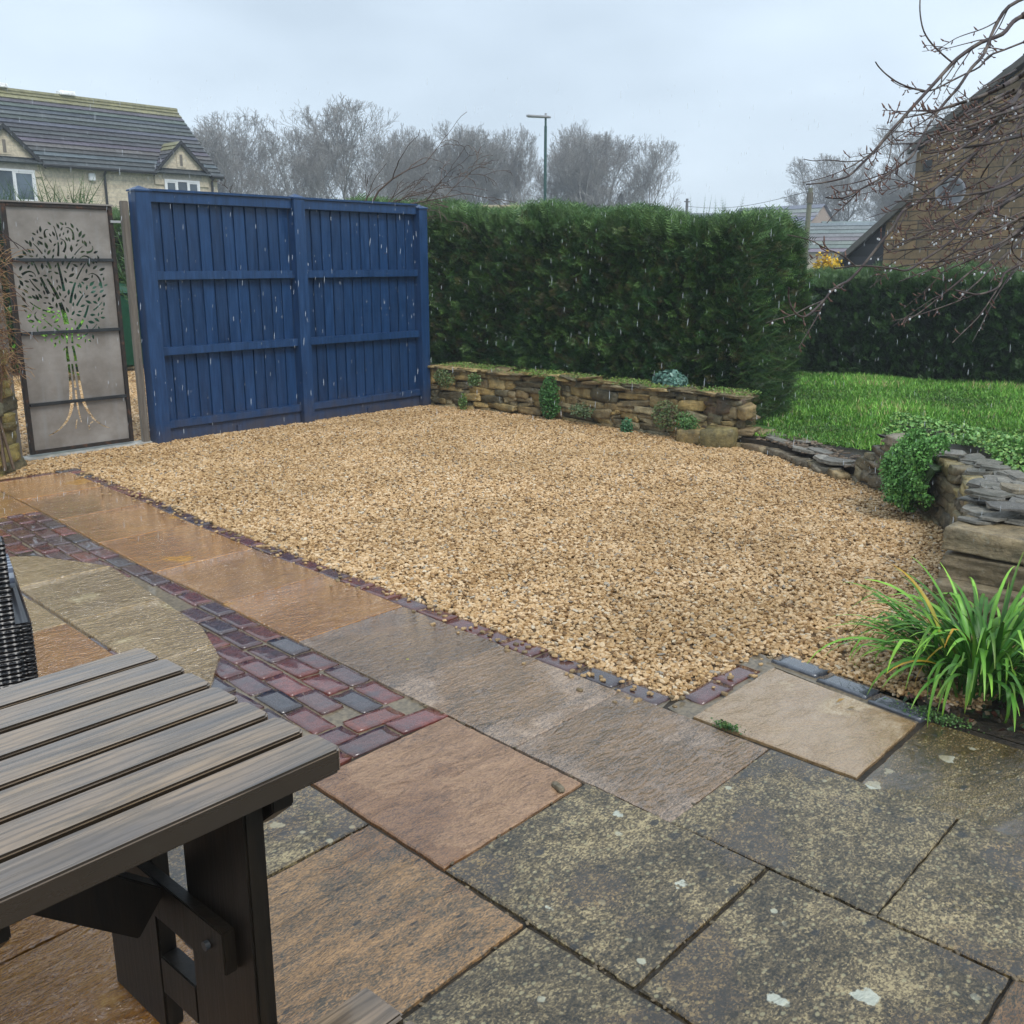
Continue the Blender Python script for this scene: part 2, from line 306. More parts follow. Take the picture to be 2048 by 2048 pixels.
def ashlar(name, cols, bw, bh, mort, bump=.5, blotch=(.05, .05, .03), off=.5):
    t = Mt(name, .75); g = t.n('ShaderNodeNewGeometry'); sx = t.n('ShaderNodeSeparateXYZ'); t.l(t.co((1, 1, 1)), sx.inputs[0])
    cm = t.n('ShaderNodeCombineXYZ'); t.l(t.math('ADD', sx.outputs[0], sx.outputs[1]), cm.inputs[0]); t.l(sx.outputs[2], cm.inputs[1])
    b = t.n('ShaderNodeTexBrick'); b.offset = off; b.inputs['Scale'].default_value = 1; b.inputs['Brick Width'].default_value = bw; b.inputs['Row Height'].default_value = bh
    b.inputs['Mortar Size'].default_value = .012; b.inputs['Mortar Smooth'].default_value = .2; b.inputs['Bias'].default_value = 0
    b.inputs[1].default_value = (*cols[0], 1); b.inputs[2].default_value = (*cols[1], 1); b.inputs[3].default_value = (*mort, 1)
    ds = t.n('ShaderNodeVectorMath', operation='ADD'); nz = t.n('ShaderNodeTexNoise'); nz.inputs['Scale'].default_value = 3; t.l(cm.outputs[0], nz.inputs[0])
    sc_ = t.n('ShaderNodeVectorMath', operation='SCALE'); t.l(nz.outputs['Color'], sc_.inputs[0]); sc_.inputs[3].default_value = .05
    t.l(cm.outputs[0], ds.inputs[0]); t.l(sc_.outputs[0], ds.inputs[1]); t.l(ds.outputs[0], b.inputs[0])
    n1 = t.noise(1.3, None, 6, .7); n2 = t.noise(12, None, 5, .7)
    c = t.mix(1, b.outputs[0], t.ramp(n2, [(.3, .7), (.7, 1.3)]), 'MULTIPLY'); c = t.mix(t.ramp(n1, [(.5, 0), (.72, .5)]), c, blotch)
    return t.set(color=c, normal=t.bump(b.outputs[1], -bump, .02, t.bump(n2, .5, .01)))
M_cots = ashlar('pale reconstituted stone', [(.62, .54, .40), (.53, .45, .33)], .42, .14, (.50, .44, .34), .3, (.48, .42, .32))
M_old = ashlar('weathered brown stone', [(.26, .165, .075), (.14, .10, .055)], .55, .21, (.045, .036, .025), .9, (.05, .045, .035))
t = Mt('grey roof tile', .5); c = t.attr(); n1 = t.noise(9, None, 5, .7); n2 = t.noise(2.2, t.co((3.3, 1, 1)), 5)
c = t.mix(1, c, t.ramp(n1, [(.3, .6), (.7, 1.45)]), 'MULTIPLY'); c = t.mix(t.ramp(n2, [(.55, 0), (.75, .4)]), c, (.20, .20, .20)); M_tile = t.set(color=c, normal=t.bump(n1, .4, .02))

# ------------------------------------------------------------------ ground
def sheet(name, pts, z, mat, kind='structure', lab=None, cat=None):
    bm = bmesh.new(); f = bm.faces.new([bm.verts.new((x, y, z)) for x, y in pts]); bmesh.ops.recalc_face_normals(bm, faces=[f])
    if f.normal.z < 0: f.normal_flip()
    me = bpy.data.meshes.new(name); bm.to_mesh(me); bm.free(); me.materials.append(mat); o = link(bpy.data.objects.new(name, me)); tag(o, lab, cat, None, kind); return o
t = Mt('meadow ground', .9); n1 = t.noise(.5, None, 8, .7); n2 = t.noise(8, None, 6)
M_field = t.set(color=t.mix(t.ramp(n2, [(.4, 0), (.6, .5)]), t.ramp(n1, [(.3, (.035, .075, .018)), (.7, (.07, .12, .03))]), (.05, .045, .025)))
sheet('ground', [(-300, -300), (500, -300), (500, 500), (-300, 500)], -.08, M_field)
t = Mt('lawn soil', .9); n1 = t.noise(3, None, 8, .7); M_lawn = t.set(color=t.ramp(n1, [(.3, (.03, .085, .012)), (.7, (.07, .17, .025))]), normal=t.bump(n1, .6, .03))
LZ = .10
sheet('lawn', [(7.9, 4.5), (7.9, -8), (8.0, -20), (16, -20), (16, 12), (7.9, 12)], LZ, M_lawn)
sheet('patio_bed', [(-3, -3), (3.42, -3), (3.42, 1.1), (3.3, 1.9), (2.95, 1.9), (3.5, 7.75), (-3, 7.75)], -.013, M_soil)
sheet('driveway', [(-2, 8.32), (12, 8.32), (12, 20), (-2, 20)], -.01, M_gbed)

# warp of the paving lines (they are not quite straight)
WV = [-2, 1.4, 2, 2.67, 4, 4.7, 5.5, 6.16, 7.6, 9]; WW = [-.05, 0, .03, .07, .16, .19, .25, .32, .43, .5]
def wp(u, v): return (u+float(np.interp(v, WV, WW)), v)

patio = thing('patio', None, None); patio['kind'] = 'structure'; del_keys = None
def clip(poly, cv):
    """polygon clipped by a convex polygon (ccw)"""
    out_ = poly
    for i in range(len(cv)):
        a = cv[i]; b = cv[(i+1) % len(cv)]; src = out_; out_ = []
        ins = lambda p: (b[0]-a[0])*(p[1]-a[1])-(b[1]-a[1])*(p[0]-a[0]) >= 0
        for j in range(len(src)):
            p = src[j]; q = src[(j+1) % len(src)]
            if ins(p): out_.append(p)
            if ins(p) != ins(q):
                d1 = (b[0]-a[0])*(p[1]-a[1])-(b[1]-a[1])*(p[0]-a[0]); d2 = (b[0]-a[0])*(q[1]-a[1])-(b[1]-a[1])*(q[0]-a[0]); s = d1/(d1-d2)
                out_.append((p[0]+(q[0]-p[0])*s, p[1]+(q[1]-p[1])*s))
        if not out_: return []
    return out_
def slab(poly, mat, z=0., thick=.03, tilt=.0025):
    bm = bmesh.new(); cx = sum(p[0] for p in poly)/len(poly); cy = sum(p[1] for p in poly)/len(poly); tx, ty = random.gauss(0, tilt), random.gauss(0, tilt)
    # wavy, slightly chipped outline
    out_ = []
    for i in range(len(poly)):
        a = Vector(poly[i]); b = Vector(poly[(i+1) % len(poly)]); n = max(1, int((b-a).length/.035)); nr = Vector((-(b-a).y, (b-a).x)).normalized()
        for j in range(n):
            s = j/n; p = a.lerp(b, s); k = .0022 if j else 0
            out_.append(p+nr*random.uniform(-k, k))
    zz = lambda p: z+(p[0]-cx)*tx+(p[1]-cy)*ty
    top = [bm.verts.new((cx+(p.x-cx)*.985, cy+(p.y-cy)*.985, zz(p))) for p in out_]
    mid = [bm.verts.new((p.x, p.y, zz(p)-.004)) for p in out_]; lo = [bm.verts.new((p.x, p.y, z-thick)) for p in out_]; n = len(out_)
    f = bm.faces.new(top); f.smooth = False
    for A, B in ((mid, top), (lo, mid)):
        for i in range(n): g = bm.faces.new([A[i], A[(i+1) % n], B[(i+1) % n], B[i]]); g.smooth = False
    bmesh.ops.recalc_face_normals(bm, faces=bm.faces)
    me = bpy.data.meshes.new('paving_slab'); bm.to_mesh(me); bm.free(); me.materials.append(mat)
    return link(bpy.data.objects.new('paving_slab', me), patio)
def sl(u0, u1, v0, v1, mat, g=.006, **kw):
    g *= .35; j = lambda: random.uniform(-.003, .003)
    return slab([wp(u0+g+j(), v0+g+j()), wp(u1-g+j(), v0+g+j()), wp(u1-g+j(), v1-g+j()), wp(u0+g+j(), v1-g+j())], mat, **kw)
# row beside the gravel
V1 = [.1, .755, 1.37, 2.01, 2.67, 3.34, 4.01, 4.71, 5.45, 6.17, 6.9, 7.6]
T1 = [M_lich, M_lich, M_pink, M_pink, M_pink, M_gold, M_gold, M_gold, M_gold, M_gold, M_gold]
for a, b, mt in zip(V1, V1[1:], T1): sl(2.20, 2.80, a, b, mt, g=.004 if a > 2.6 else .007)
sl(2.20, 2.80, -.6, .09, M_lich); sl(2.8, 3.4, -.7, -.17, M_dlic); sl(2.8, 3.4, -.16, .44, M_dlic)
sl(2.79, 3.37, .45, 1.055, M_dlic)
slab([(2.812, 1.075), (3.315, 1.075), (3.42, 1.685), (2.836, 1.69)], M_pale, .002)
for a, b, mt in ((-.8, -.19, M_lich), (-.185, .432, M_dkor), (.438, 1.05, M_lich), (1.056, 1.69, M_lich), (1.697, 2.345, M_orng)): sl(1.58, 2.192, a, b, mt, g=.008)
for a, b, mt in ((-.5, .12, M_lich), (.13, .745, M_lich), (.752, 1.375, M_lich), (1.382, 2.012, M_dkor), (2.02, 2.62, M_lich)): sl(.962, 1.573, a, b, mt, g=.008)
for i, u in enumerate((.35, -.27, -.89, -1.5)):
    for j in range(6): sl(u, u+.6, -.9+.62*j+.2*(i % 2), -.9+.62*j+.61+.2*(i % 2), M_gold if (j > 2) else M_dkor)
# inner panel, cut to an octagon by the brick border
OCT = [(1.15, 2.92), (1.55, 2.98), (1.86, 3.42), (1.97, 3.78), (2.06, 4.95), (1.83, 5.44), (1.35, 5.85), (-.9, 5.85), (-.9, 2.92)]
for u0, u1 in ((-.8, -.15), (-.14, .45), (.46, 1.06), (1.07, 1.56), (1.575, 2.2)):
    vs = (2.7, 3.56, 4.27, 4.95, 5.9) if u0 > 1 else (2.7, 3.3, 3.9, 4.55, 5.2, 5.9)
    for v0, v1 in zip(vs, vs[1:]):
        pl = clip([(u0+.003, v0+.004), (u1-.003, v0+.004), (u1-.003, v1-.004), (u0+.003, v1-.004)], OCT)
        if len(pl) > 2: slab([wp(*p) for p in pl], M_gold if u0 < 1.5 and v0 < 4.2 else M_crem, .009, .03, .001)
# far left slabs by the stone wall
for u0, u1 in ((.9, 1.55), (1.56, 2.19)):
    for v0, v1 in ((6.5, 7.05), (7.06, 7.62)): sl(u0, u1, v0, v1, M_gold, g=.004)
# bricks
BC = [(.13, .035, .028), (.16, .042, .033), (.12, .040, .038), (.10, .042, .042), (.075, .045, .048), (.05, .035, .038), (.17, .048, .032), (.11, .05, .045)]
bp = []; bs = []; br_ = []; bc_ = []
def brick(u0, u1, v0, v1, z=-.003):
    p = wp((u0+u1)/2, (v0+v1)/2); bp.append((p[0]+random.uniform(-.003, .003), p[1]+random.uniform(-.003, .003), z-.02+random.uniform(-.003, .002)))
    bs.append(((u1-u0)/2-.0035-random.uniform(0, .0025), (v1-v0)/2-.004-random.uniform(0, .003), .02)); br_.append(random.gauss(0, .015)-math.atan(.066)); c = random.choice(BC); k = random.uniform(.7, 1.2); bc_.append([x*k for x in c])
v = 2.62
while v < 7.6: brick(2.80, 2.905, v, v+.21); v += .213
v = 1.84
while v < 2.6: brick(2.80, 2.915, v, v+.21); v += .213
v = 2.59
while v < 6.5: brick(2.095, 2.195, v, v+.21); v += .213
for i in range(6):
    u1 = 2.09-.107*i; v = 2.59+.1*(i % 2)
    while v < 3.9: brick(u1-.103, u1, v, v+.21); v += .213
    v = 4.75+.1*(i % 2)
    while v < 6.5: brick(u1-.103, u1, v, v+.21); v += .213
for i in range(6, 12):
    u1 = 2.09-.107*i; v = 5.6+.1*(i % 2)
    while v < 6.5: brick(u1-.103, u1, v, v+.21); v += .213
for r_, v in enumerate((2.36, 2.475)):
    u = 2.2-.1*r_
    while u > 1.5: brick(u-.21, u, v, v+.11); u -= .215
u = 2.4
while u < 3.0: brick(u-.1, u+.11, 7.61, 7.71); u += .213
u = 2.87
for u in (2.955, 3.17): brick(u-.02, u+.19, 1.715, 1.82)
for k in (0, 1, 2): bp.append((3.405+.02*k*0+ (.06-.055*k)+.06, 1.62-.225*k, -.02)); bs.append((.048, .105, .021)); br_.append(-.14); bc_.append((.08, .09, .11))
def cube_surf(n):
    """surface grid of a cube, shared verts"""
    idx = {}; V = []; F = []
    def vid(p):
        if p not in idx: idx[p] = len(V); V.append([2*q/n-1 for q in p])
        return idx[p]
    for ax in range(3):
        for side in (0, n):
            for i in range(n):
                for j in range(n):
                    q = []
                    for (a, b) in ((i, j), (i+1, j), (i+1, j+1), (i, j+1)):
                        p = [0, 0, 0]; p[ax] = side; p[(ax+1) % 3] = a; p[(ax+2) % 3] = b; q.append(vid(tuple(p)))
                    F.append(q if side else q[::-1])
    return np.array(V), np.array(F)
def stones(pos, half, yaw, col, n=4, rnd=.35, rough=.09, tilt=.05, pitch=None):
    """rough-cut stones: positions, half sizes, yaw, colour"""
    TV, TF = cube_surf(n); parts = []
    for i in range(len(pos)):
        h = np.array(half[i]); p = TV.copy(); L = np.linalg.norm(p, axis=1, keepdims=True); p = p*(1-rnd)+p/L*rnd*1.22
        k = rng.normal(size=(5, 3))*1.9; ph = rng.uniform(0, 6.28, 5)
        d = sum(np.sin(p@k[q]+ph[q]) for q in range(5))/5; p = p*(1+d[:, None]*rough*2)+rng.uniform(-rough*.6, rough*.6, p.shape)*(.6 if n > 8 else 1)
        # skewed faces
        p[:, 0] += p[:, 2]*rng.uniform(-.18, .18)*rough*8; p[:, 2] += p[:, 0]*rng.uniform(-.12, .12)*rough*8
        p = p*h; e = Euler((random.gauss(0, tilt), (pitch[i] if pitch else random.gauss(0, tilt)), yaw[i])).to_matrix()
        p = p@np.array(e).T+np.array(pos[i]); parts.append((p, TF, np.repeat([col[i]], len(p), 0)))
    return merge(parts)
V, F, C = stones(bp, bs, br_, bc_, 6, .03, .028, .012)
o = from_np('brick_band', V, F, M_brick, patio, C, True)
# mortar under the bricks and the wet end
bm_ = MB()
bm_.prism([(*wp(2.795, 1.82), -.03), (*wp(2.90, 1.84), -.03), (*wp(2.90, 7.7), -.03), (*wp(2.1, 7.7), -.03), (*wp(.9, 7.7), -.03), (*wp(.9, 5.5), -.03), (*wp(1.4, 2.37), -.03), (*wp(2.79, 2.37), -.03)], (0, 0, .019))
bm_.prism([(2.82, 1.695, -.03), (3.46, 1.695, -.03), (3.33, 1.08, -.03), (3.42, 1.08, -.03), (3.55, 1.82, -.03), (2.85, 1.81, -.03)], (0, 0, .0185))
bm_.build('mortar_bed', M_mort, patio)

# ------------------------------------------------------------------ gravel (thousands of pebbles)
GP = [(2.925, 1.815), (2.98, 2.67), (3.06, 4), (3.115, 5), (3.185, 5.9), (3.275, 6.9), (3.335, 7.70), (2.5, 7.72), (2.7, 7.9), (2.9, 8.1), (3.1, 8.27), (4.3, 8.30), (7.72, 8.25), (7.85, 6.7), (7.8, 4.8), (7.66, 3.9), (7.2, 3.1), (6.75, 2.4), (6.2, 1.95), (5.3, 1.5), (4.55, 1.45), (4.5, .9), (3.6, .95), (3.535, 1.2), (3.56, 1.815)]
gv = sheet('gravel', GP, -.012, M_gbed, 'stuff', 'golden limestone gravel filling the parking area in front of the blue fence', 'gravel')
me = gv.data; bm = bmesh.new(); bm.from_mesh(me); bmesh.ops.triangulate(bm, faces=bm.faces)
for _ in range(4): bmesh.ops.subdivide_edges(bm, edges=[e for e in bm.edges if e.calc_length() > .35], cuts=1); bmesh.ops.triangulate(bm, faces=[f for f in bm.faces if len(f.verts) > 3])
for v_ in bm.verts:
    if not v_.is_boundary: v_.co.z += .014*math.sin(v_.co.x*1.9+v_.co.y*.7)*math.sin(v_.co.y*1.6)+.006*math.sin(v_.co.x*6+v_.co.y*5)
for f in bm.faces: f.smooth = True
bm.to_mesh(me); bm.free()
def pebble_tree(name, dens, rad, zoff):
    g = bpy.data.node_groups.new(name, 'GeometryNodeTree')
    g.interface.new_socket('Geometry', in_out='INPUT', socket_type='NodeSocketGeometry'); g.interface.new_socket('Geometry', in_out='OUTPUT', socket_type='NodeSocketGeometry')
    nn = g.nodes.new; L = g.links.new; gi = nn('NodeGroupInput'); go = nn('NodeGroupOutput')
    gi_ = nn('GeometryNodeGeometryToInstance')
    for s in range(5):
        ico = nn('GeometryNodeMeshIcoSphere'); ico.inputs['Radius'].default_value = 1; ico.inputs['Subdivisions'].default_value = 3
        sp = nn('GeometryNodeSetPosition'); ps = nn('GeometryNodeInputPosition'); nz = nn('ShaderNodeTexNoise'); nz.noise_dimensions = '4D'; nz.inputs['W'].default_value = s*3.7; nz.inputs['Scale'].default_value = .75; nz.inputs['Detail'].default_value = 2
        sb = nn('ShaderNodeVectorMath'); sb.operation = 'SUBTRACT'; sb.inputs[1].default_value = (.5, .5, .5); sc = nn('ShaderNodeVectorMath'); sc.operation = 'SCALE'; sc.inputs[3].default_value = 1.9
        L(ps.outputs[0], nz.inputs['Vector']); L(nz.outputs['Color'], sb.inputs[0]); L(sb.outputs[0], sc.inputs[0]); L(sc.outputs[0], sp.inputs['Offset']); L(ico.outputs['Mesh'], sp.inputs['Geometry'])
        ss = nn('GeometryNodeSetShadeSmooth'); L(sp.outputs[0], ss.inputs[0]); L(ss.outputs[0], gi_.inputs[0])
    dp = nn('GeometryNodeDistributePointsOnFaces'); dp.inputs['Density'].default_value = dens; dp.inputs['Seed'].default_value = 3; L(gi.outputs[0], dp.inputs['Mesh'])
    mv = nn('GeometryNodeSetPosition'); rz = nn('FunctionNodeRandomValue'); rz.data_type = 'FLOAT_VECTOR'; rz.inputs[0].default_value = (0, 0, zoff[0]); rz.inputs[1].default_value = (0, 0, zoff[1]); rz.inputs['Seed'].default_value = 5
    L(dp.outputs[0], mv.inputs['Geometry']); L(rz.outputs[0], mv.inputs['Offset'])
    ip = nn('GeometryNodeInstanceOnPoints'); ip.inputs['Pick Instance'].default_value = True; L(mv.outputs[0], ip.inputs['Points']); L(gi_.outputs[0], ip.inputs['Instance'])
    ri = nn('FunctionNodeRandomValue'); ri.data_type = 'INT'; ri.inputs[4].default_value = 0; ri.inputs[5].default_value = 4; L(ri.outputs[2], ip.inputs['Instance Index'])
    rr = nn('FunctionNodeRandomValue'); rr.data_type = 'FLOAT_VECTOR'; rr.inputs[0].default_value = (-.45, -.45, 0); rr.inputs[1].default_value = (.45, .45, 6.283); rr.inputs['Seed'].default_value = 9; L(rr.outputs[0], ip.inputs['Rotation'])
    rs = nn('FunctionNodeRandomValue'); rs.data_type = 'FLOAT_VECTOR'; rs.inputs[0].default_value = (rad*.62, rad*.5, rad*.36); rs.inputs[1].default_value = (rad*1.55, rad*1.05, rad*.72); rs.inputs['Seed'].default_value = 13; L(rs.outputs[0], ip.inputs['Scale'])
    sm = nn('GeometryNodeSetMaterial'); sm.inputs['Material'].default_value = M_peb; L(ip.outputs[0], sm.inputs[0])
    jn = nn('GeometryNodeJoinGeometry'); L(sm.outputs[0], jn.inputs[0]); L(gi.outputs[0], jn.inputs[0]); L(jn.outputs[0], go.inputs[0]); return g
md = gv.modifiers.new('pebbles', 'NODES'); md.node_group = pebble_tree('pebbles', 6800, .0112, (-.006, .012))
dr = bpy.data.objects['driveway']
sheet('driveway_gravel', [(2.2, 8.45), (7, 8.45), (7.4, 14.6), (2, 14.6)], .0, M_gbed, 'stuff', 'golden gravel of the driveway behind the metal gate', 'gravel')
md = bpy.data.objects['driveway_gravel'].modifiers.new('pebbles', 'NODES'); md.node_group = pebble_tree('pebbles far', 2200, .016, (-.004, .011))
M_peb.node_tree.nodes['Principled BSDF'].inputs['Specular IOR Level'].default_value = .4

# ------------------------------------------------------------------ dry stone walls
SCOL = [(.23, .17, .10), (.30, .23, .13), (.17, .14, .095), (.26, .22, .16), (.13, .115, .085), (.33, .24, .12), (.20, .16, .11)]
SGRY = [(.26, .215, .13), (.18, .15, .095), (.32, .265, .16), (.13, .11, .075), (.38, .31, .15), (.23, .19, .13)]
def path_at(pts, d):
    for a, b in zip(pts, pts[1:]):
        L = math.dist(a, b)
        if d <= L or b is pts[-1]:
            s = d/L; return (a[0]+(b[0]-a[0])*s, a[1]+(b[1]-a[1])*s), math.atan2(b[1]-a[1], b[0]-a[0])
        d -= L
def wall_stones(pts, h0, h1, cols, len_=(.10, .34), hh=(.05, .10), depth=.13, lean=.02, z0=-.04, side=1, ramp=0):
    tot = sum(math.dist(a, b) for a, b in zip(pts, pts[1:])); pos = []; half = []; yaw = []; col = []
    z = z0
    while z < max(h0, h1)-.02:
        ch = random.uniform(*hh); d = -random.uniform(0, .15)
        while d < tot:
            L = random.uniform(*len_); mid = d+L/2; ht = h0+(h1-h0)*max(0, min(1, mid/(ramp or tot)))
            if z+ch*.5 < ht and 0 < mid < tot:
                (x, y), a = path_at(pts, mid); nx, ny = -math.sin(a)*side, math.cos(a)*side; k = depth/2+lean*(z-z0)+random.uniform(-.016, .012)
                # now and then two thin stones in place of one
                if ch > .075 and random.random() < .25:
                    for q in (0, 1):
                        pos.append((x+nx*k, y+ny*k, z+ch*(.25+.5*q))); half.append((L/2*1.0, depth/2, ch/4*.98)); yaw.append(a+random.gauss(0, .05)); c = random.choice(cols); f = random.uniform(.75, 1.25); col.append([w_*f for w_ in c])
                else:
                    pos.append((x+nx*k, y+ny*k, z+ch/2+random.uniform(-.006, .006))); half.append((L/2*.99, depth/2*random.uniform(.85, 1.05), ch/2*random.uniform(.9, 1.06))); yaw.append(a+random.gauss(0, .06)); c = random.choice(cols); f = random.uniform(.75, 1.25); col.append([w_*f for w_ in c])
            d += L
        z += ch*.96
    return pos, half, yaw, col
def core(pts, h0, h1, side, th, off, name, parent):
    b = MB(); nn = len(pts)
    for i, (a, c) in enumerate(zip(pts, pts[1:])):
        an = math.atan2(c[1]-a[1], c[0]-a[0]); nx, ny = -math.sin(an)*side, math.cos(an)*side
        s0, s1 = i/(nn-1), (i+1)/(nn-1); z0, z1 = h0+(h1-h0)*s0, h0+(h1-h0)*s1
        q = [(a[0]+nx*off, a[1]+ny*off), (c[0]+nx*off, c[1]+ny*off), (c[0]+nx*(off+th), c[1]+ny*(off+th)), (a[0]+nx*(off+th), a[1]+ny*(off+th))]
        lo = [b.bm.verts.new((x, y, -.05)) for x, y in q]; hi = [b.bm.verts.new((q[k][0], q[k][1], (z0, z1, z1, z0)[k])) for k in range(4)]
        b.bm.faces.new(lo[::-1]); b.bm.faces.new(hi)
        for k in range(4): b.bm.faces.new([lo[k], lo[(k+1) % 4], hi[(k+1) % 4], hi[k]])
    return b.build(name, M_soil, parent)
W1 = [(7.66, 8.3), (7.85, 6.73), (7.77, 5.71), (7.74, 4.73), (7.68, 4.25)]
wall1 = thing('retaining_wall', 'long low dry stone retaining wall under the tall hedge beside the blue fence', 'stone wall', (7.7, 6.2, 0))
inv = wall1.matrix_basis.inverted()
def adopt(o, par):
    o.parent = par; o.matrix_parent_inverse = Matrix.Translation(-par.location); return o
pos, half, yaw, col = wall_stones(W1, .43, .40, SCOL, len_=(.09, .40), hh=(.05, .115), side=1, z0=-.05, depth=.16)
def slates(name, items, parent):
    """thin split slates: (x, y, z, rx, ry, thickness, yaw, colour)"""
    b = MB()
    for (x, y, z, rx, ry, th, yw, c) in items:
        k = random.randint(6, 9); e = Euler((random.gauss(0, .05), random.gauss(0, .05), yw)).to_matrix(); rim = []
        for j in range(k):
            a = 2*math.pi*(j+random.uniform(-.3, .3))/k; q = max(abs(math.cos(a)), abs(math.sin(a)))**.75; rim.append((math.cos(a)*rx/q*random.uniform(.82, 1.08), math.sin(a)*ry/q*random.uniform(.82, 1.08)))
        for lay_ in range(2 if th > .015 else 1):
            s_ = 1-.06*lay_; o = Vector((random.uniform(-.006, .006), random.uniform(-.006, .006), lay_*th*.5)); n_ = 2 if th > .015 else 1
            b.prism([Vector((x, y, z))+e @ (Vector((px_*s_, py_*s_, 0))+o) for px_, py_ in rim], e @ Vector((0, 0, th/n_*.98)), vary(c, .85, 1.15))
    return adopt(b.build(name, M_stone, None, bevel=.0015, seg=1), parent)
# big blocks at the broken end
for (x, y, z, a, b_, c, cc) in ((7.66, 4.44, .06, .15, .10, .095, (.20, .17, .09)), (7.68, 4.72, .04, .13, .1, .08, (.26, .20, .11)), (7.84, 4.42, .34, .12, .12, .06, (.12, .08, .06)), (7.90, 4.36, .25, .13, .11, .03, (.24, .17, .12)), (7.86, 4.42, .18, .12, .1, .035, (.16, .13, .09)), (7.9, 4.45, .415, .14, .13, .018, (.20, .15, .10)), (7.90, 4.2, .10, .12, .10, .035, (.22, .18, .12)), (7.80, 4.26, .12, .10, .09, .03, (.2, .15, .1))):
    pos.append((x, y, z)); half.append((a, b_, c)); yaw.append(R(-80)); col.append(cc)
for zz_ in (-.0, .08, .16, .24, .32):   # the ragged broken end
    for x_ in (7.86, 8.06, 8.22):
        pos.append((x_+random.uniform(-.03, .03), 4.56+random.uniform(-.05, .03)+.03*(x_ > 8), zz_+.04)); half.append((random.uniform(.09, .13), .11, random.uniform(.035, .05))); yaw.append(random.gauss(0, .15)); col.append(vary(random.choice(((.13, .085, .06), (.20, .15, .10), (.10, .07, .055), (.22, .17, .10))), .7, 1.2))
# flat top stones
for i in range(26):
    d = i*.155+random.uniform(0, .05); (x, y), a = path_at(W1, min(d, 4.0)); pos.append((x+.09, y, .415+random.uniform(0, .02))); half.append((random.uniform(.07, .16), .12, .014)); yaw.append(a+random.gauss(0, .2)); c = random.choice(SCOL); col.append(vary(c, .9, 1.5))
col = [[c_[0]*1.25, c_[1]*1.2, c_[2]*.9] for c_ in col]
V, F, C = stones(pos, half, yaw, col, 4, .10, .10, .07)
adopt(from_np('stone_face', V, F, M_stone, None, C, False), wall1)
adopt(core(W1[:-1]+[(7.72, 4.66)], .40, .37, 1, .3, .10, 'wall_core', None), wall1)
# bank behind it
bk = MB(); bk.prism([(7.95, 8.3, -.05), (7.98, 6.7, -.05), (7.95, 4.72, -.05), (8.25, 4.8, -.05), (8.4, 4.95, -.05), (9.1, 4.95, -.05), (9.3, 16, -.05), (7.95, 16, -.05)], (0, 0, .455)); o = bk.build('hedge_bank', M_soil); tag(o, kind='structure')
# low broken border with slates and soil between the two walls
BD = [(7.66, 4.1), (7.54, 3.78), (7.3, 3.42), (7.16, 3.22), (7.02, 2.95)]
border = thing('stone_border', 'low tumbled border of flat slates and soil between the two dry stone walls', 'stone border', (7.4, 3.5, 0))
pos, half, yaw, col = [], [], [], []
it = []
for i in range(12):
    (x, y), a = path_at(BD, i*.11); pos.append((x+random.uniform(-.01, .03), y, .02)); half.append((random.uniform(.06, .11), .06, random.uniform(.02, .035))); yaw.append(a+random.gauss(0, .2)); col.append(vary(random.choice(SCOL), .7, 1.2))
for i in range(9):
    (x, y), a = path_at(BD, .08+i*.145); k = random.uniform(.02, .30); it.append((x+k, y-k*.2, .075+.09*k, random.uniform(.08, .15), random.uniform(.06, .10), random.uniform(.012, .028), a+random.gauss(0, .35), vary((.27, .25, .21), .7, 1.2)))
slates('flat_slates', it, border)
for i in range(260):
    s = random.random(); (x, y), a = path_at(BD, s*1.4); k = random.uniform(.05, .5); pos.append((x+k*.8, y+k*.25-.1*k, .085+.04*k+random.uniform(0, .012))); half.append((random.uniform(.012, .035), random.uniform(.006, .018), .005)); yaw.append(random.uniform(0, 3)); col.append(vary((.20, .14, .09), .6, 1.2))
V, F, C = stones(pos, half, yaw, col, 3, .2, .08, .08)
adopt(from_np('slates', V, F, M_stone, None, C, False), border)
bk = MB(); bk.prism([(7.70, 4.25, -.05), (7.58, 3.72, -.05), (7.1, 2.9, -.05), (7.5, 2.6, -.05), (8.1, 3.4, -.05), (8.2, 4.2, -.05)], (0, 0, .13)); adopt(bk.build('soil_bank', M_soil), border)
# right-hand wall
W2 = [(7.06, 2.95), (6.67, 2.48), (6.2, 2.06), (5.9, 1.82), (5.45, 1.62), (5.05, 1.52), (4.72, 1.44)]
wall2 = thing('dry_stone_wall', 'curving mossy dry stone wall with slate coping at the right edge of the gravel', 'stone wall', (6, 2, 0))
pos, half, yaw, col = wall_stones(W2, .12, .42, SGRY, (.09, .22), (.055, .11), .16, .03, -.05, side=1, ramp=.45)
n0 = len(pos)
cop = []
for i in range(30):   # rough coping slates
    (x, y), a = path_at(W2, 1.2+i*.058); nx, ny = -math.sin(a), math.cos(a); k = random.uniform(.06, .26)
    cop.append((x+nx*k, y+ny*k, .395+random.uniform(0, .035), random.uniform(.06, .12), random.uniform(.05, .09), random.uniform(.010, .024), a+random.gauss(0, .4), vary((.23, .215, .18), .6, 1.15)))
for i in range(16):
    cop.append((random.uniform(4.72, 5.2), random.uniform(.75, 1.42), .455+random.uniform(-.01, .03), random.uniform(.07, .14), random.uniform(.05, .11), random.uniform(.010, .026), random.uniform(0, 3), vary(random.choice(((.24, .22, .18), (.30, .25, .17), (.19, .18, .16))), .7, 1.15)))
slates('coping_slates', cop, wall2)
W2s = -1
def side_fix(): pass
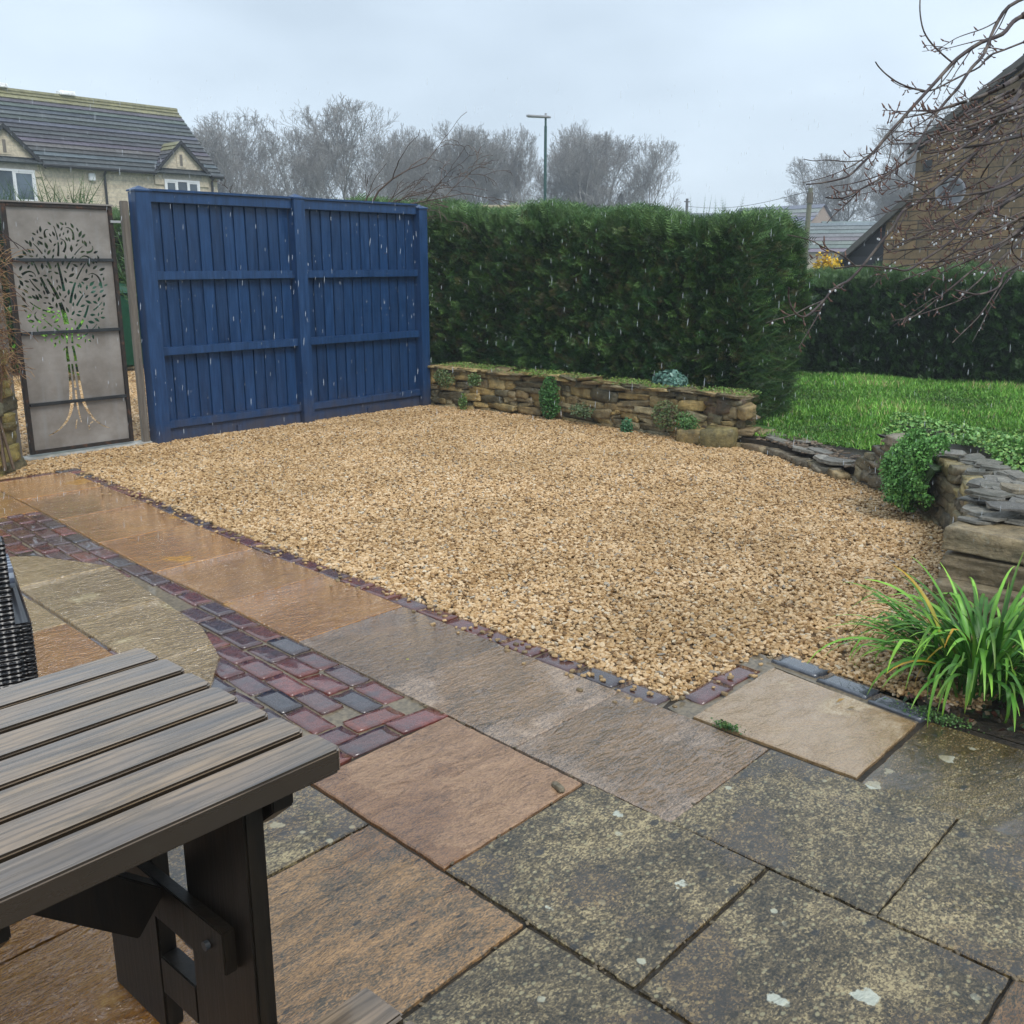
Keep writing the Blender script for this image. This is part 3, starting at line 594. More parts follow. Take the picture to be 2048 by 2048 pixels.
# stones must lie behind the face line (away from the gravel): flip the offsets
for i in range(len(pos)):
    pass
V, F, C = stones(pos, half, yaw, col, 4, .14, .11, .10)
adopt(from_np('stone_face', V, F, M_stone, None, C, False), wall2)
adopt(core(W2, .10, .33, 1, .16, .09, 'wall_core', None), wall2)
# end pier of large blocks
pos, half, col = [], [], []
for (x, y, z, a, b_, c, cc) in ((4.78, 1.21, .355, .27, .23, .052, (.30, .23, .13)), (4.77, 1.20, .245, .28, .24, .055, (.27, .205, .115)), (4.70, 1.20, .135, .29, .25, .050, (.25, .20, .12)), (4.73, 1.16, .035, .30, .26, .050, (.22, .175, .10)),
        (4.84, .78, .36, .26, .17, .042, (.26, .20, .12)), (4.80, .74, .26, .27, .19, .055, (.24, .18, .11)), (4.80, .70, .15, .25, .2, .05, (.27, .21, .12)), (4.78, .68, .04, .25, .22, .055, (.20, .16, .10)), (4.62, .50, .05, .12, .10, .06, (.19, .16, .11)), (4.66, .32, .12, .15, .13, .07, (.20, .17, .11)), (4.76, .30, .30, .18, .14, .08, (.18, .15, .1)), (4.6, .05, .08, .16, .13, .09, (.17, .14, .1)), (4.75, 0, .27, .2, .16, .1, (.2, .16, .1))):
    pos.append((x, y, z)); half.append((a, b_, c)); col.append(vary(cc, .8, 1.2))
V, F, C = stones(pos, half, [random.gauss(0, .06) for _ in pos], col, 12, .05, .035, .015)
adopt(from_np('pier_blocks', V, F, M_stone, None, C, False), wall2)
# raised bed behind the wall, sloping to the lawn
RB = [(7.0, 2.78), (6.6, 2.3), (6.2, 1.95), (5.9, 1.72), (5.45, 1.50), (4.95, 1.3), (4.9, -1.5)]; RB2 = [(8.1, 2.9), (8.3, 1.9), (8.2, 1.3), (8.1, .8), (8.1, 0), (8.1, -1), (8.1, -3)]
bm = bmesh.new(); rows = []
for s in range(9):
    q = s/8; row = []
    for a, b in zip(RB, RB2):
        z = .385*(1-max(0, (q-.35)/.65)**1.3)+(LZ-.03)*max(0, (q-.35)/.65)**1.3+(.05*math.sin(a[0]*5+q*9) if 0 < s < 8 else 0)
        row.append(bm.verts.new((a[0]+(b[0]-a[0])*q, a[1]+(b[1]-a[1])*q, z-.01)))
    rows.append(row)
for A, B in zip(rows, rows[1:]):
    for i in range(len(A)-1): bm.faces.new([A[i], A[i+1], B[i+1], B[i]]).smooth = True
bmesh.ops.recalc_face_normals(bm, faces=bm.faces)
me = bpy.data.meshes.new('raised_bed'); bm.to_mesh(me); bm.free(); me.materials.append(M_soil); raised = tag(link(bpy.data.objects.new('raised_bed', me)), kind='structure')
def bed_point(n, q0=0, q1=1):
    i = rng.uniform(0, len(RB)-1.001, n); k = i.astype(int); f = i-k; A = np.array(RB); B = np.array(RB2); q = rng.uniform(q0, q1, n)
    a = A[k]*(1-f[:, None])+A[k+1]*f[:, None]; b = B[k]*(1-f[:, None])+B[k+1]*f[:, None]; p = a*(1-q[:, None])+b*q[:, None]
    g = np.clip((q-.35)/.65, 0, 1)**1.3; z = .385*(1-g)+(LZ-.03)*g+.05*np.sin(a[:, 0]*5+q*9)*((q > .1) & (q < .9))
    return np.column_stack([p, z])
# planting bed at the foot of the pier
sheet('planting_bed', [(3.43, 1.1), (3.42, -2), (4.7, -2), (4.55, 1.4), (3.62, 1.2)], -.014, M_soil)
# left stone wall
wall3 = thing('garden_wall', 'mossy stone wall end at the left of the metal gate', 'stone wall', (2.4, 7.9, 0))
W3 = [(3.02, 8.28), (3.0, 7.95), (2.72, 7.72), (1.6, 7.7)]
pos, half, yaw, col = wall_stones(W3, .88, .88, [(.22, .18, .07), (.28, .23, .08), (.15, .13, .07), (.20, .19, .12), (.33, .26, .08)], (.18, .35), (.09, .16), .18, 0, -.03, side=-1)
V, F, C = stones(pos, half, yaw, col, 5, .2, .06, .03)
adopt(from_np('stone_face', V, F, M_stone, None, C, True), wall3)
b = MB(); b.prism([(2.93, 8.28, -.04), (2.9, 8.0, -.04), (2.68, 7.82, -.04), (.8, 7.82, -.04), (.8, 8.28, -.04)], (0, 0, .9)); adopt(b.build('wall_core', M_soil), wall3)

# ------------------------------------------------------------------ plants
def leaf_quad(w_=.5, l=1.0, fold=.12):
    """folded leaf along +y, four triangles"""
    V = [(0, 0, 0), (w_*.5, l*.45, fold*l), (0, l, 0), (-w_*.5, l*.45, fold*l), (0, l*.5, 0)]
    return np.array(V, float), np.array([(0, 1, 4), (1, 2, 4), (2, 3, 4), (3, 0, 4)])
def yew_spray(n=7, nl=.36, droop=.12):
    """shoot along +z with flat needles on both sides"""
    V = []; F = []
    for i in range(n):
        z = .10+.9*i/n; dl = nl*(1-.45*i/n)
        for s in (-1, 1):
            o = len(V); V += [(0, 0, z), (s*dl, droop*dl*((i % 3)-1), z+dl*.75), (s*dl*.45, 0, z+.02)]; F.append((o, o+1, o+2))
    o = len(V); V += [(.016, 0, 0), (-.016, 0, 0), (0, 0, 1.15)]; F.append((o, o+1, o+2)); o = len(V); V += [(0, .016, 0), (0, -.016, 0), (0, 0, 1.1)]; F.append((o, o+1, o+2))
    return np.array(V, float), np.array(F)
def box_points(n, x0, x1, y0, y1, z0, z1, faces, jit):
    """points and normals on chosen faces of a box"""
    A = {'-x': (y1-y0)*(z1-z0), '+x': (y1-y0)*(z1-z0), '-y': (x1-x0)*(z1-z0), '+y': (x1-x0)*(z1-z0), '+z': (x1-x0)*(y1-y0)}
    w_ = np.array([A[f] for f in faces]); k = rng.choice(len(faces), n, p=w_/w_.sum()); p = np.column_stack([rng.uniform(x0, x1, n), rng.uniform(y0, y1, n), rng.uniform(z0, z1, n)]); nr = np.zeros((n, 3))
    for i, f in enumerate(faces):
        s = k == i; ax = 'xyz'.index(f[1]); sg = 1 if f[0] == '+' else -1; val = (x1, y1, z1)[ax] if sg > 0 else (x0, y0, z0)[ax]; p[s, ax] = val+sg*rng.uniform(-jit, jit*.3, s.sum()); nr[s, ax] = sg
    return p, nr
def wob(p, s=1.0, a=.07):
    return a*(np.sin(p[:, 1]*2.1*s+p[:, 2]*3.3*s)+np.sin(p[:, 0]*3.7*s-p[:, 1]*4.3*s+1.3)+np.sin(p[:, 2]*6.1*s+p[:, 1]*5.7*s))/1.5
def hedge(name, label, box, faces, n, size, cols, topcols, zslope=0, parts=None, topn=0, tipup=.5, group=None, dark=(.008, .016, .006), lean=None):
    x0, x1, y0, y1, z0, z1 = box; th = thing(name, label, 'hedge', ((x0+x1)/2, (y0+y1)/2, z0), 0, group)
    p, nr = box_points(n, *box, faces, .10); deep = rng.random(n) < .25; p[deep] -= nr[deep]*.10; p += nr*(wob(p)*(1-.6*(nr[:, 2] > .5)))[:, None]
    top_at = lambda y: z1+zslope*(y-y0)
    if lean is not None: p = lean(p)
    sl_ = (p[:, 2]-z0)/(z1-z0); p[:, 2] = z0+sl_*(top_at(p[:, 1])-z0)
    D = nr*1.0+rng.normal(scale=.55, size=p.shape); D[:, 2] += tipup
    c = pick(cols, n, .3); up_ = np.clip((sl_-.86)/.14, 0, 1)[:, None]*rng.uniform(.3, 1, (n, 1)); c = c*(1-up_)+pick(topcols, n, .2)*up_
    TV, TF = yew_spray(); parts_ = [scatter(TV, TF, p, align(D), size*rng.uniform(.7, 1.35, n), c)]
    if topn:
        q, _ = box_points(topn, *box, ['+z'], .04); q[:, 2] = top_at(q[:, 1])-rng.uniform(0, .06, topn)+wob(q)*.6
        if lean is not None: q[:, :2] = lean(q)[:, :2]
        D = rng.normal(scale=.38, size=q.shape); D[:, 2] = 1; parts_.append(scatter(TV, TF, q, align(D), size*rng.uniform(.8, 1.9, topn), pick(topcols, topn, .25)))
    V, F, C = merge(parts_); adopt(from_np('foliage', V, F, M_leaf, None, C), th)
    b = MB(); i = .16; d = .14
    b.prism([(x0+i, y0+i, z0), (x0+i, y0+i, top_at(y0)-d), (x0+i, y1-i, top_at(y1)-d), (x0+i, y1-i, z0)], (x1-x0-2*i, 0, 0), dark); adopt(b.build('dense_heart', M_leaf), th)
    return th
GY = [(.030, .085, .020), (.055, .13, .032), (.012, .036, .012), (.10, .19, .045), (.035, .10, .032), (.018, .05, .016), (.12, .22, .055), (.10, .085, .035)]
GYT = [(.10, .19, .06), (.14, .24, .08), (.07, .15, .05)]
def lean1(p):
    q = p.copy(); e = np.clip((5.6-q[:, 1])/.9, 0, 1); q[:, 1] -= .06*e*np.sin(np.clip((q[:, 2]-.1)/1.9, 0, 1)*3.1); return q
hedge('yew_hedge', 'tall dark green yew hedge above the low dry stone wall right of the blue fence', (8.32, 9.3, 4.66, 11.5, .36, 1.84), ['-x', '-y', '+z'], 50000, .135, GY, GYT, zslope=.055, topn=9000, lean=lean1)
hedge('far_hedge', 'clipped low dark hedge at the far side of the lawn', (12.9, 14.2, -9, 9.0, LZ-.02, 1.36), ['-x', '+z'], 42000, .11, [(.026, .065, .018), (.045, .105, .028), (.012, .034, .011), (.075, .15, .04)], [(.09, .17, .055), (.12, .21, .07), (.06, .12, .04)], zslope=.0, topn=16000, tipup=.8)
# upright shoots standing out of the tall hedge
TV, TF = yew_spray(11, .13)
n = 34; q = np.column_stack([rng.uniform(8.4, 8.9, n), np.concatenate([rng.normal(5.15, .10, 16), rng.uniform(4.9, 9, 18)]), np.full(n, 1.88)]); D = rng.normal(scale=.10, size=(n, 3)); D[:, 2] = 1
V, F, C = scatter(TV, TF, q, align(D), rng.uniform(.2, .33, n), pick([(.05, .12, .04), (.08, .16, .06)], n)); adopt(from_np('shoots', V, F, M_leaf, None, C), bpy.data.objects['yew_hedge'])
# spray sticking out of the hedge corner to the right
n = 7000; z = rng.uniform(.08, 1.95, n); dx = rng.uniform(0, 1, n); q = np.column_stack([8.2+1.0*dx, 4.74-.10*np.sin(z*2.2)-rng.uniform(0, .30, n)*(1-.4*z/2)*(1-.5*dx), z]); D = np.column_stack([rng.normal(-.1, .8, n), -np.ones(n), rng.normal(.35, .6, n)])
V, F, C = scatter(TV, TF, q, align(D), rng.uniform(.09, .19, n), pick(GY+[(.05, .12, .04)], n, .3)); adopt(from_np('corner_foliage', V, F, M_leaf, None, C), bpy.data.objects['yew_hedge'])
# lawn grass
def blade_t():
    V = [(-.5, 0, 0), (.5, 0, 0), (-.38, .12, .5), (.38, .12, .5), (0, .42, 1)]; return np.array(V, float), np.array([(0, 1, 3), (0, 3, 2), (2, 3, 4)])
TV, TF = blade_t(); n = 210000
p = np.column_stack([rng.uniform(7.75, 13.2, n), rng.uniform(-2.2, 6.6, n), np.full(n, LZ)])
k = (p[:, 1] < 4.2) | ((p[:, 0] > 8.3) & (p[:, 1] < 4.8)) | ((p[:, 0] > 9.0) & (p[:, 1] < 4.9)) | (p[:, 0] > 9.4); k &= (p[:, 1] < .672/.741*p[:, 0]*1.0); p = p[k]; n = len(p)
cl = np.sin(p[:, 0]*2.3+p[:, 1]*1.1)+np.sin(p[:, 1]*3.7-p[:, 0]*1.9)+np.sin(p[:, 0]*7.1+p[:, 1]*5.3)*.6+rng.normal(0, .5, n)
h_ = np.clip(.048+.020*cl, .02, .12)*rng.uniform(.6, 1.3, n)
c = pick([(.10, .26, .03), (.15, .34, .045), (.07, .20, .022), (.20, .38, .06)], n, .3); dry = rng.random(n) < (.035+.25*(cl > 1.8)); c[dry] = pick([(.34, .30, .14), (.26, .22, .10)], dry.sum())
c *= np.clip(1+.22*cl, .5, 1.6)[:, None]
V, F, C = scatter(TV, TF, p, rotmats(n, 1.0), np.column_stack([np.full(n, .0055)*rng.uniform(.7, 1.5, n)*(1+p[:, 0]*.08), h_, h_]), c)
o = from_np('lawn_grass', V, F, M_leaf, None, C); tag(o, 'bright green tufty lawn grass between the two hedges', 'grass', None, 'stuff')
# ground cover
LV, LF = leaf_quad(.8, 1, .15)
def cover(name, p, nr, size, cols, parent=None, lab=None, cat=None, kind=None, jit=.7):
    n = len(p); D = nr+rng.normal(scale=jit, size=p.shape); V, F, C = scatter(LV, LF, p, align(D), size*rng.uniform(.6, 1.4, n), pick(cols, n, .25)); o = from_np(name, V, F, M_leaf, parent, C)
    if lab: tag(o, lab, cat, None, kind)
    return o
GB = [(.16, .34, .08), (.22, .42, .12), (.11, .26, .06), (.26, .40, .10)]
p = bed_point(34000, 0.12, .98); p = p[(p[:, 0] > 5.0)]; m_ = np.sin(p[:, 0]*4.1+p[:, 1]*3)+np.sin(p[:, 1]*6-p[:, 0]*2.2); k = rng.random(len(p)) < np.clip(.75+.35*m_, .25, 1); p = p[k]; p[:, 2] += rng.uniform(0, .05, len(p))+.02*np.clip(np.sin(p[:, 0]*4.1+p[:, 1]*3), 0, 1)
up_n = np.tile([[0, 0, 1.0]], (len(p), 1))
cover('ground_cover', p, up_n, .026, GB, None, 'mat of fresh green creeping plants covering the bed behind the curved wall', 'ground cover', 'stuff')
# cushion that hangs over the wall
n = 15000; th_ = rng.uniform(0, 1, n); s = rng.uniform(-1, 1, n)
bx = 6.30+.20*s*(1-.25*th_); by = 2.14+.17*s*(1-.25*th_); drop = th_
out_ = .04+.17*np.sin(np.clip(th_*2.4, 0, 3.1))*(1-.5*s**2)+.04*np.sin(s*9+th_*7)
nx, ny = -.66, .75
q = np.column_stack([bx+nx*(out_-.12*0)+rng.normal(0, .02, n), by+ny*out_+rng.normal(0, .02, n), .50-.40*drop**1.2+.05*np.sin(s*6)])
cov = cover('trailing_plant', q, np.tile([[nx, ny, .5]], (n, 1)), .021, [(.11, .28, .06), (.16, .38, .09), (.06, .17, .035), (.20, .42, .11)]); tag(cov, 'bright green trailing plant spilling over the curved stone wall', 'plant')
b = MB(); 
for i in range(14):
    s = -0.85+1.7*i/13; b.tube([(6.33+.14*s, 2.11+.12*s, .34), (6.30+.15*s+nx*.05, 2.14+.13*s+ny*.05, .34), (6.30+.16*s+nx*.10, 2.14+.13*s+ny*.10, .2), (6.30+.14*s+nx*.05, 2.14+.12*s+ny*.05, .08)], [.02, .03, .03, .02], 6, (.03, .06, .02))
o = b.build('tangled_stems', M_leaf, None); adopt(o, cov); 
# moss mat and clumps along the retaining wall
n = 16000; y = rng.uniform(4.3, 8.3, n); x = 7.84+np.where(y > 6.0, .04, 0)+rng.uniform(-.10, .30, n)**1; z = .425+rng.uniform(0, .03, n)
k = np.sin(y*5)+np.sin(y*11+1)+rng.normal(0, .8, n) > -.6
cover('moss_mat', np.column_stack([x, y, z])[k], np.tile([[-.3, 0, 1.0]], (k.sum(), 1)), .016, [(.16, .28, .05), (.11, .22, .04), (.22, .30, .07), (.20, .16, .07)], None, 'strip of low green moss along the top of the retaining wall', 'moss', 'stuff')
for (y, z, ry, rz_, dn, cc, lab) in ((6.50, .22, .13, .22, 2300, [(.05, .15, .03), (.08, .21, .045), (.035, .10, .02)], 'dense dark green creeper hanging down the middle of the retaining wall'),
        (7.93, .33, .16, .10, 700, [(.10, .17, .05), (.16, .18, .07)], 'brown green clump high on the retaining wall nearest the blue fence'),
        (7.50, .34, .09, .07, 350, [(.09, .18, .05), (.14, .20, .07)], 'small green clump near the wall top second from the blue fence'),
        (7.66, .08, .06, .10, 260, [(.10, .20, .05), (.15, .22, .06)], 'thin sprig at the wall foot close to the blue fence'),
        (6.05, .14, .15, .07, 500, [(.13, .17, .08), (.10, .15, .06)], 'pale grey green sprigs in the middle courses of the retaining wall'),
        (5.46, .05, .07, .08, 420, [(.05, .16, .06), (.07, .20, .09)], 'little dark green rosette at the foot of the retaining wall'),
        (5.02, .20, .15, .14, 1100, [(.10, .16, .05), (.15, .19, .07), (.14, .11, .06)], 'bushy brown tipped clump near the broken end of the wall'),
        (4.78, .16, .12, .10, 700, [(.08, .20, .05), (.12, .22, .07)], 'green clump above the large end block of the wall')):
    n = dn; q = rng.normal(size=(n, 3))*.5; q = q/np.maximum(1, np.linalg.norm(q, axis=1, keepdims=True)); (x, _), _a = path_at(W1, 8.3-y)
    P3 = np.column_stack([x-.07-np.abs(q[:, 0])*.07, y+q[:, 1]*ry, z+q[:, 2]*rz_]); cover('wall_plant', P3, np.tile([[-1, 0, .4]], (n, 1)), .020, cc, None, lab, 'plant')
# glaucous plant on top
n = 500; q = rng.normal(size=(n, 3)); q /= np.linalg.norm(q, axis=1, keepdims=True); q[:, 2] = np.abs(q[:, 2]); P3 = q*np.array([.10, .17, .11])+np.array([8.0, 5.20, .45])
V, F, C = scatter(LV, LF, P3, align(q+rng.normal(scale=.4, size=(n, 3))), .05*rng.uniform(.6, 1.3, n), pick([(.14, .27, .22), (.20, .34, .28), (.09, .20, .15)], n)); o = from_np('silver_leaved_plant', V, F, M_leaf, None, C); tag(o, 'rounded blue green plant sitting on top of the retaining wall', 'plant')
# tufts of weed in the paving
for (px, py, n, r_, lab) in ((1455, 1458, 260, .05, 'strip of moss in the joint beside the pale buff slab'), (1880, 1440, 500, .12, 'dark green weeds at the foot of the strap leaved plant')):
    d = CAM_H/(-(fwd.z - up.z*((py-1024)/1961))); g = P(px, py, d); q = rng.normal(size=(n, 2))*r_*.5; P3 = np.column_stack([g.x+q[:, 0]*.35, g.y+q[:, 1], .002+rng.uniform(0, .018, n)]); cover('moss_tuft', P3, np.tile([[0, 0, 1.0]], (n, 1)), .009, [(.05, .12, .03), (.09, .17, .04)], None, lab, 'moss')
# strap-leaved clump
def straps(n, c0, spread, L, seed, wid=.017, zlo=0.02):
    r = np.random.default_rng(seed); Vs = []; Fs = []; Cs = []; o = 0
    for i in range(n):
        a = r.uniform(0, 2*np.pi); l = L*r.uniform(.6, 1.15); rr = r.uniform(0, 1)**.7*spread; bx = c0[0]+rr*math.cos(a)+r.normal(0, .02); by = c0[1]+rr*math.sin(a)+r.normal(0, .02)
        a2 = a+r.normal(0, .35); el = R(r.uniform(42, 84)); cur = r.uniform(1.0, 2.6); wd = wid*r.uniform(.55, 1.15); p = np.array([bx, by, zlo*0]); ns = 11; colb = np.array([(.05, .17, .018), (.09, .25, .028), (.035, .12, .015), (.14, .32, .04)][r.integers(0, 4)])*r.uniform(.8, 1.2)
        old = r.random() < .018; side = np.array([-math.sin(a2), math.cos(a2), 0]); kink = r.integers(5, 9) if r.random() < .3 else 99
        tw = r.normal(0, .3)
        for s in range(ns+1):
            t_ = s/ns; e = el-cur*t_**1.6-(.9 if s > kink else 0); d = np.array([math.cos(e)*math.cos(a2), math.cos(e)*math.sin(a2), math.sin(e)]); nrm = np.cross(side, d)
            ww = wd*(.55+.75*math.sin(min(1, t_*1.6)*1.57))*(1-t_**3)*.6+.0008; sd_ = side*math.cos(tw*t_)+nrm*math.sin(tw*t_)
            if p[2] < .012 and s > 2: p[2] = .012
            cc = colb*(1+.5*t_**2)+(np.array([.10, .06, 0])*t_**6)
            if old: cc = cc*(1-t_)+np.array([.5, .28, .03])*t_
            Vs += [p-sd_*ww-nrm*ww*.25, p+nrm*0, p+sd_*ww-nrm*ww*.25]; Cs += [cc*.9, cc*1.12, cc*.9]
            if s < ns:
                q = o+3*s; Fs += [(q, q+1, q+4, q+3), (q+1, q+2, q+5, q+4)]
            p = p+d*l/ns
        o += 3*(ns+1)
    return np.array(Vs), np.array(Fs), np.array(Cs)
V, F, C = straps(340, (3.82, 1.02), .18, .50, 5, wid=.0125); o = from_np('strap_leaved_plant', V, F, M_leaf, None, C, True); tag(o, 'clump of long arching bright green strap leaves on the patio corner', 'plant')
# leaf litter in the bed
n = 1500; P3 = np.column_stack([rng.uniform(3.45, 4.5, n), rng.uniform(-.3, 1.2, n), rng.uniform(0, .03, n)-.01]); cover('leaf_litter', P3, np.tile([[0, 0, 1.0]], (n, 1)), .03, [(.03, .06, .02), (.05, .035, .02), (.09, .03, .02), (.025, .05, .02), (.10, .07, .03)], None, 'dark fallen leaves and weeds in the bed beneath the strap leaved plant', 'leaf litter', 'stuff')

# ------------------------------------------------------------------ bare trees
def tubes(segs, k=4):
    """segments (n,8): p0,p1,r0,r1 -> tapered prisms"""
    S = np.asarray(segs, float); p0 = S[:, :3]; p1 = S[:, 3:6]; d = p1-p0; L = np.linalg.norm(d, axis=1, keepdims=True); d = d/np.maximum(L, 1e-6)
    a = np.where(np.abs(d[:, 2:3]) < .9, [[0, 0, 1.]], [[1., 0, 0]]); x = np.cross(d, a); x /= np.linalg.norm(x, axis=1, keepdims=True); y = np.cross(d, x); Vs = []
    for p, r_ in ((p0, S[:, 6]), (p1+d*S[:, 7:8]*.3, S[:, 7])):
        for j in range(k): t_ = 2*np.pi*j/k; Vs.append(p+(x*math.cos(t_)+y*math.sin(t_))*r_[:, None])
    V = np.stack(Vs, 1).reshape(-1, 3); n = len(S); b = (np.arange(n)*2*k)[:, None]
    F = np.concatenate([b+np.array([[j, (j+1) % k, k+(j+1) % k, k+j]]) for j in range(k)]); return V, F
def grow_tree(seed, H, levels=5, nb=(5, 4, 4, 4, 4), spread=.55, upb=.28, rad=.018, minr=.012, first=.16, stems=1):
    r = random.Random(seed); segs = [[] for _ in range(levels+1)]
    def rec(p, d, L, rd, lv):
        n = 5 if lv < 2 else 4; pts = [p]; cur = d.copy()
        for i in range(n):
            cur = (cur+Vector((r.gauss(0, 1), r.gauss(0, 1), r.gauss(0, 1)))*.11*(1+.3*lv)+Vector((0, 0, upb*.35))).normalized(); q = pts[-1]+cur*L/n
            a, b = rd*(1-.5*i/n), rd*(1-.5*(i+1)/n); segs[lv].append((*pts[-1], *q, max(a, minr), max(b, minr*.8))); pts.append(q)
        if lv >= levels: return
        for j in range(nb[lv]):
            t_ = (first if lv == 0 else .22)+(1-(first if lv == 0 else .22))*(j+r.random())/nb[lv]; i = min(n-1, int(t_*n)); q = pts[i].lerp(pts[i+1], t_*n-i); ax = (pts[i+1]-pts[i]).normalized()
            sd_ = ax.cross(Vector((r.gauss(0, 1), r.gauss(0, 1), r.gauss(0, 1)))).normalized(); nd = (ax*(1-spread*.35)+sd_*spread*r.uniform(.7, 1.25)).normalized()
            rec(q, nd, L*r.uniform(.48, .72)*(1 if lv else .85), rd*(1-.5*t_)*.58, lv+1)
        # leader goes on as two twigs
        for _ in (0, 1):
            sd_ = cur.cross(Vector((r.gauss(0, 1), r.gauss(0, 1), r.gauss(0, 1)))).normalized(); rec(pts[-1], (cur+sd_*.35).normalized(), L*.5, rd*.45, lv+1)
    for s in range(stems):
        rec(Vector((r.gauss(0, .02)*H*(stems > 1), r.gauss(0, .02)*H*(stems > 1), 0)), Vector((r.gauss(0, .05+.09*(stems > 1)), r.gauss(0, .05+.09*(stems > 1)), 1)).normalized(), H*.50, H*rad, 0)
    return segs
def tree_meshes(key, segs, c, lowlev=1):
    out_ = []
    lo = [s for q in segs[:lowlev] for s in q]; hi = [s for q in segs[lowlev:] for s in q]
    for nm, sg, k in (('trunk', lo, 7), ('crown', hi, 3)):
        V, F = tubes(sg, k); o = from_np(nm, V, F, M_bark, None, np.tile([c], (len(V), 1))*rng.uniform(.85, 1.15, (len(V), 1))); me = o.data; bpy.data.objects.remove(o); out_.append(me)
    return out_
protos = [tree_meshes('t%d' % i, grow_tree(30+i, 1.0, 5, (7, 4, 3, 3, 2), .60, .34, .011, .0008, .26, stems=st), (.27, .255, .235), 1) for i, st in enumerate((1, 3, 2))]
def place_tree(px, dist, top_py, proto, rz, label, wsc=1.0, name='bare_tree', group='leafless trees on the skyline', base=0):
    # base on the ground, crown top where the photo has it
    x = (px-1024)/1961; fv = FW + RT*x/(math.cos(PITCH)*.99); zt = CAM_H + dist*(525-top_py)/2023.0
    p = FW*dist + RT*(x*dist/math.cos(PITCH)*.985); me = protos[proto]; zs = max(v.co.z for v in me[1].vertices) if not hasattr(place_tree, 'c%d' % proto) else getattr(place_tree, 'c%d' % proto)
    setattr(place_tree, 'c%d' % proto, zs); k = (zt-base)/zs
    th = thing(name, label, 'tree', (p.x, p.y, base), rz, group); th.scale = (k*wsc*1.12, k*wsc*1.12, k)
    for m_ in me: link(bpy.data.objects.new(m_.name.split('.')[0], m_), th)
    return th
TR = [(470, 80, 262, 1, 0, 1.0, 'bare tree rising just right of the stone house roof'), (545, 86, 228, 0, 1, 1.1, 'broad leafless tree above the left half of the blue fence'), (630, 78, 258, 2, 2, .9, 'bare tree directly behind the arching brown shrub'), (722, 82, 218, 0, 3.3, 1.1, 'tall bare tree above the right half of the blue fence'), (800, 92, 268, 1, 4, .9, 'hazy bare tree just beyond the right end of the blue fence'),
      (860, 84, 265, 2, 5, .8, 'narrow bare tree over the low garage roof, left one'), (925, 86, 262, 1, 2.2, .95, 'bare tree standing over the middle of the garage roof'), (1010, 90, 282, 2, .7, .75, 'slim bare tree just left of the street lamp'), (1062, 88, 262, 0, 1.9, .7, 'bare tree close behind the street lamp left side'),
      (1130, 90, 266, 1, 2.9, .9, 'bare tree just right of the street lamp'), (1195, 86, 260, 2, 5.2, .95, 'bare tree second from the right in the central row'), (1262, 88, 285, 0, 3.9, .85, 'rounded bare tree at the right end of the central row'),
      (1622, 95, 308, 2, 1.2, 1.05, 'lone hazy bare tree above the yellow bush'), (1800, 90, 238, 0, .4, 1.15, 'large hazy bare tree behind the brown stone house'), (1730, 100, 345, 1, 2.4, .9, 'hazy bare tree left of the satellite dish house'), (1905, 84, 196, 2, 4.4, 1, 'bare tree top showing over the brown stone roof slope')]
for px, d, ty, pr_, rz, ws, lab in TR: place_tree(px, d, ty, pr_, rz, lab, ws)
# nearer arching shrub behind the fence
r = random.Random(3); segs = []
def arch(p, az, L, el, cur, rd, lv=0):
    pts = [p]; n = 9
    for i in range(n):
        e = el-cur*(i/n); a = az+r.gauss(0, .10); d = Vector((math.cos(e)*math.cos(a), math.cos(e)*math.sin(a), math.sin(e)))+Vector((r.gauss(0, .1), r.gauss(0, .1), r.gauss(0, .1))); q = pts[-1]+d.normalized()*L/n
        segs.append((*pts[-1], *q, max(.003, rd*(1-.8*i/n)), max(.003, rd*(1-.8*(i+1)/n)))); pts.append(q)
        if lv < 3 and r.random() < (.6, .5, .35)[lv] and i > 1: arch(q, az+r.choice((-1, 1))*r.uniform(.3, 1.1), L*r.uniform(.3, .55), e+r.uniform(-.1, .7), r.uniform(.2, 1.5), rd*.5*(1-.6*i/n), lv+1)
ang = math.atan2(RT.y, RT.x)
shb = thing('arching_shrub', 'brown leafless shrub with long arching branches rising behind the blue fence', 'shrub', (0, 0, 0)); c0 = FW*12.5+RT*(-2.3); shb.location = (c0.x, c0.y, 0)
segs.append((0, 0, 0, .02, 0, 1.35, .07, .05))
for i in range(20): arch(Vector((0, 0, 1.2+r.uniform(0, .35))), (ang if i % 2 else ang+math.pi)+r.gauss(0, .6), r.uniform(1.1, 2.1), R(r.uniform(30, 62)), R(r.uniform(55, 120)), .022)
arch(Vector((.1, 0, 1.3)), ang, 2.0, R(80), R(60), .026, 2); arch(Vector((.1, 0, 1.3)), ang, 1.7, R(70), R(60), .022, 2)
V, F = tubes(segs, 5); from_np('branches', V, F, M_bark, shb, np.tile([(.10, .065, .045)], (len(V), 1)))

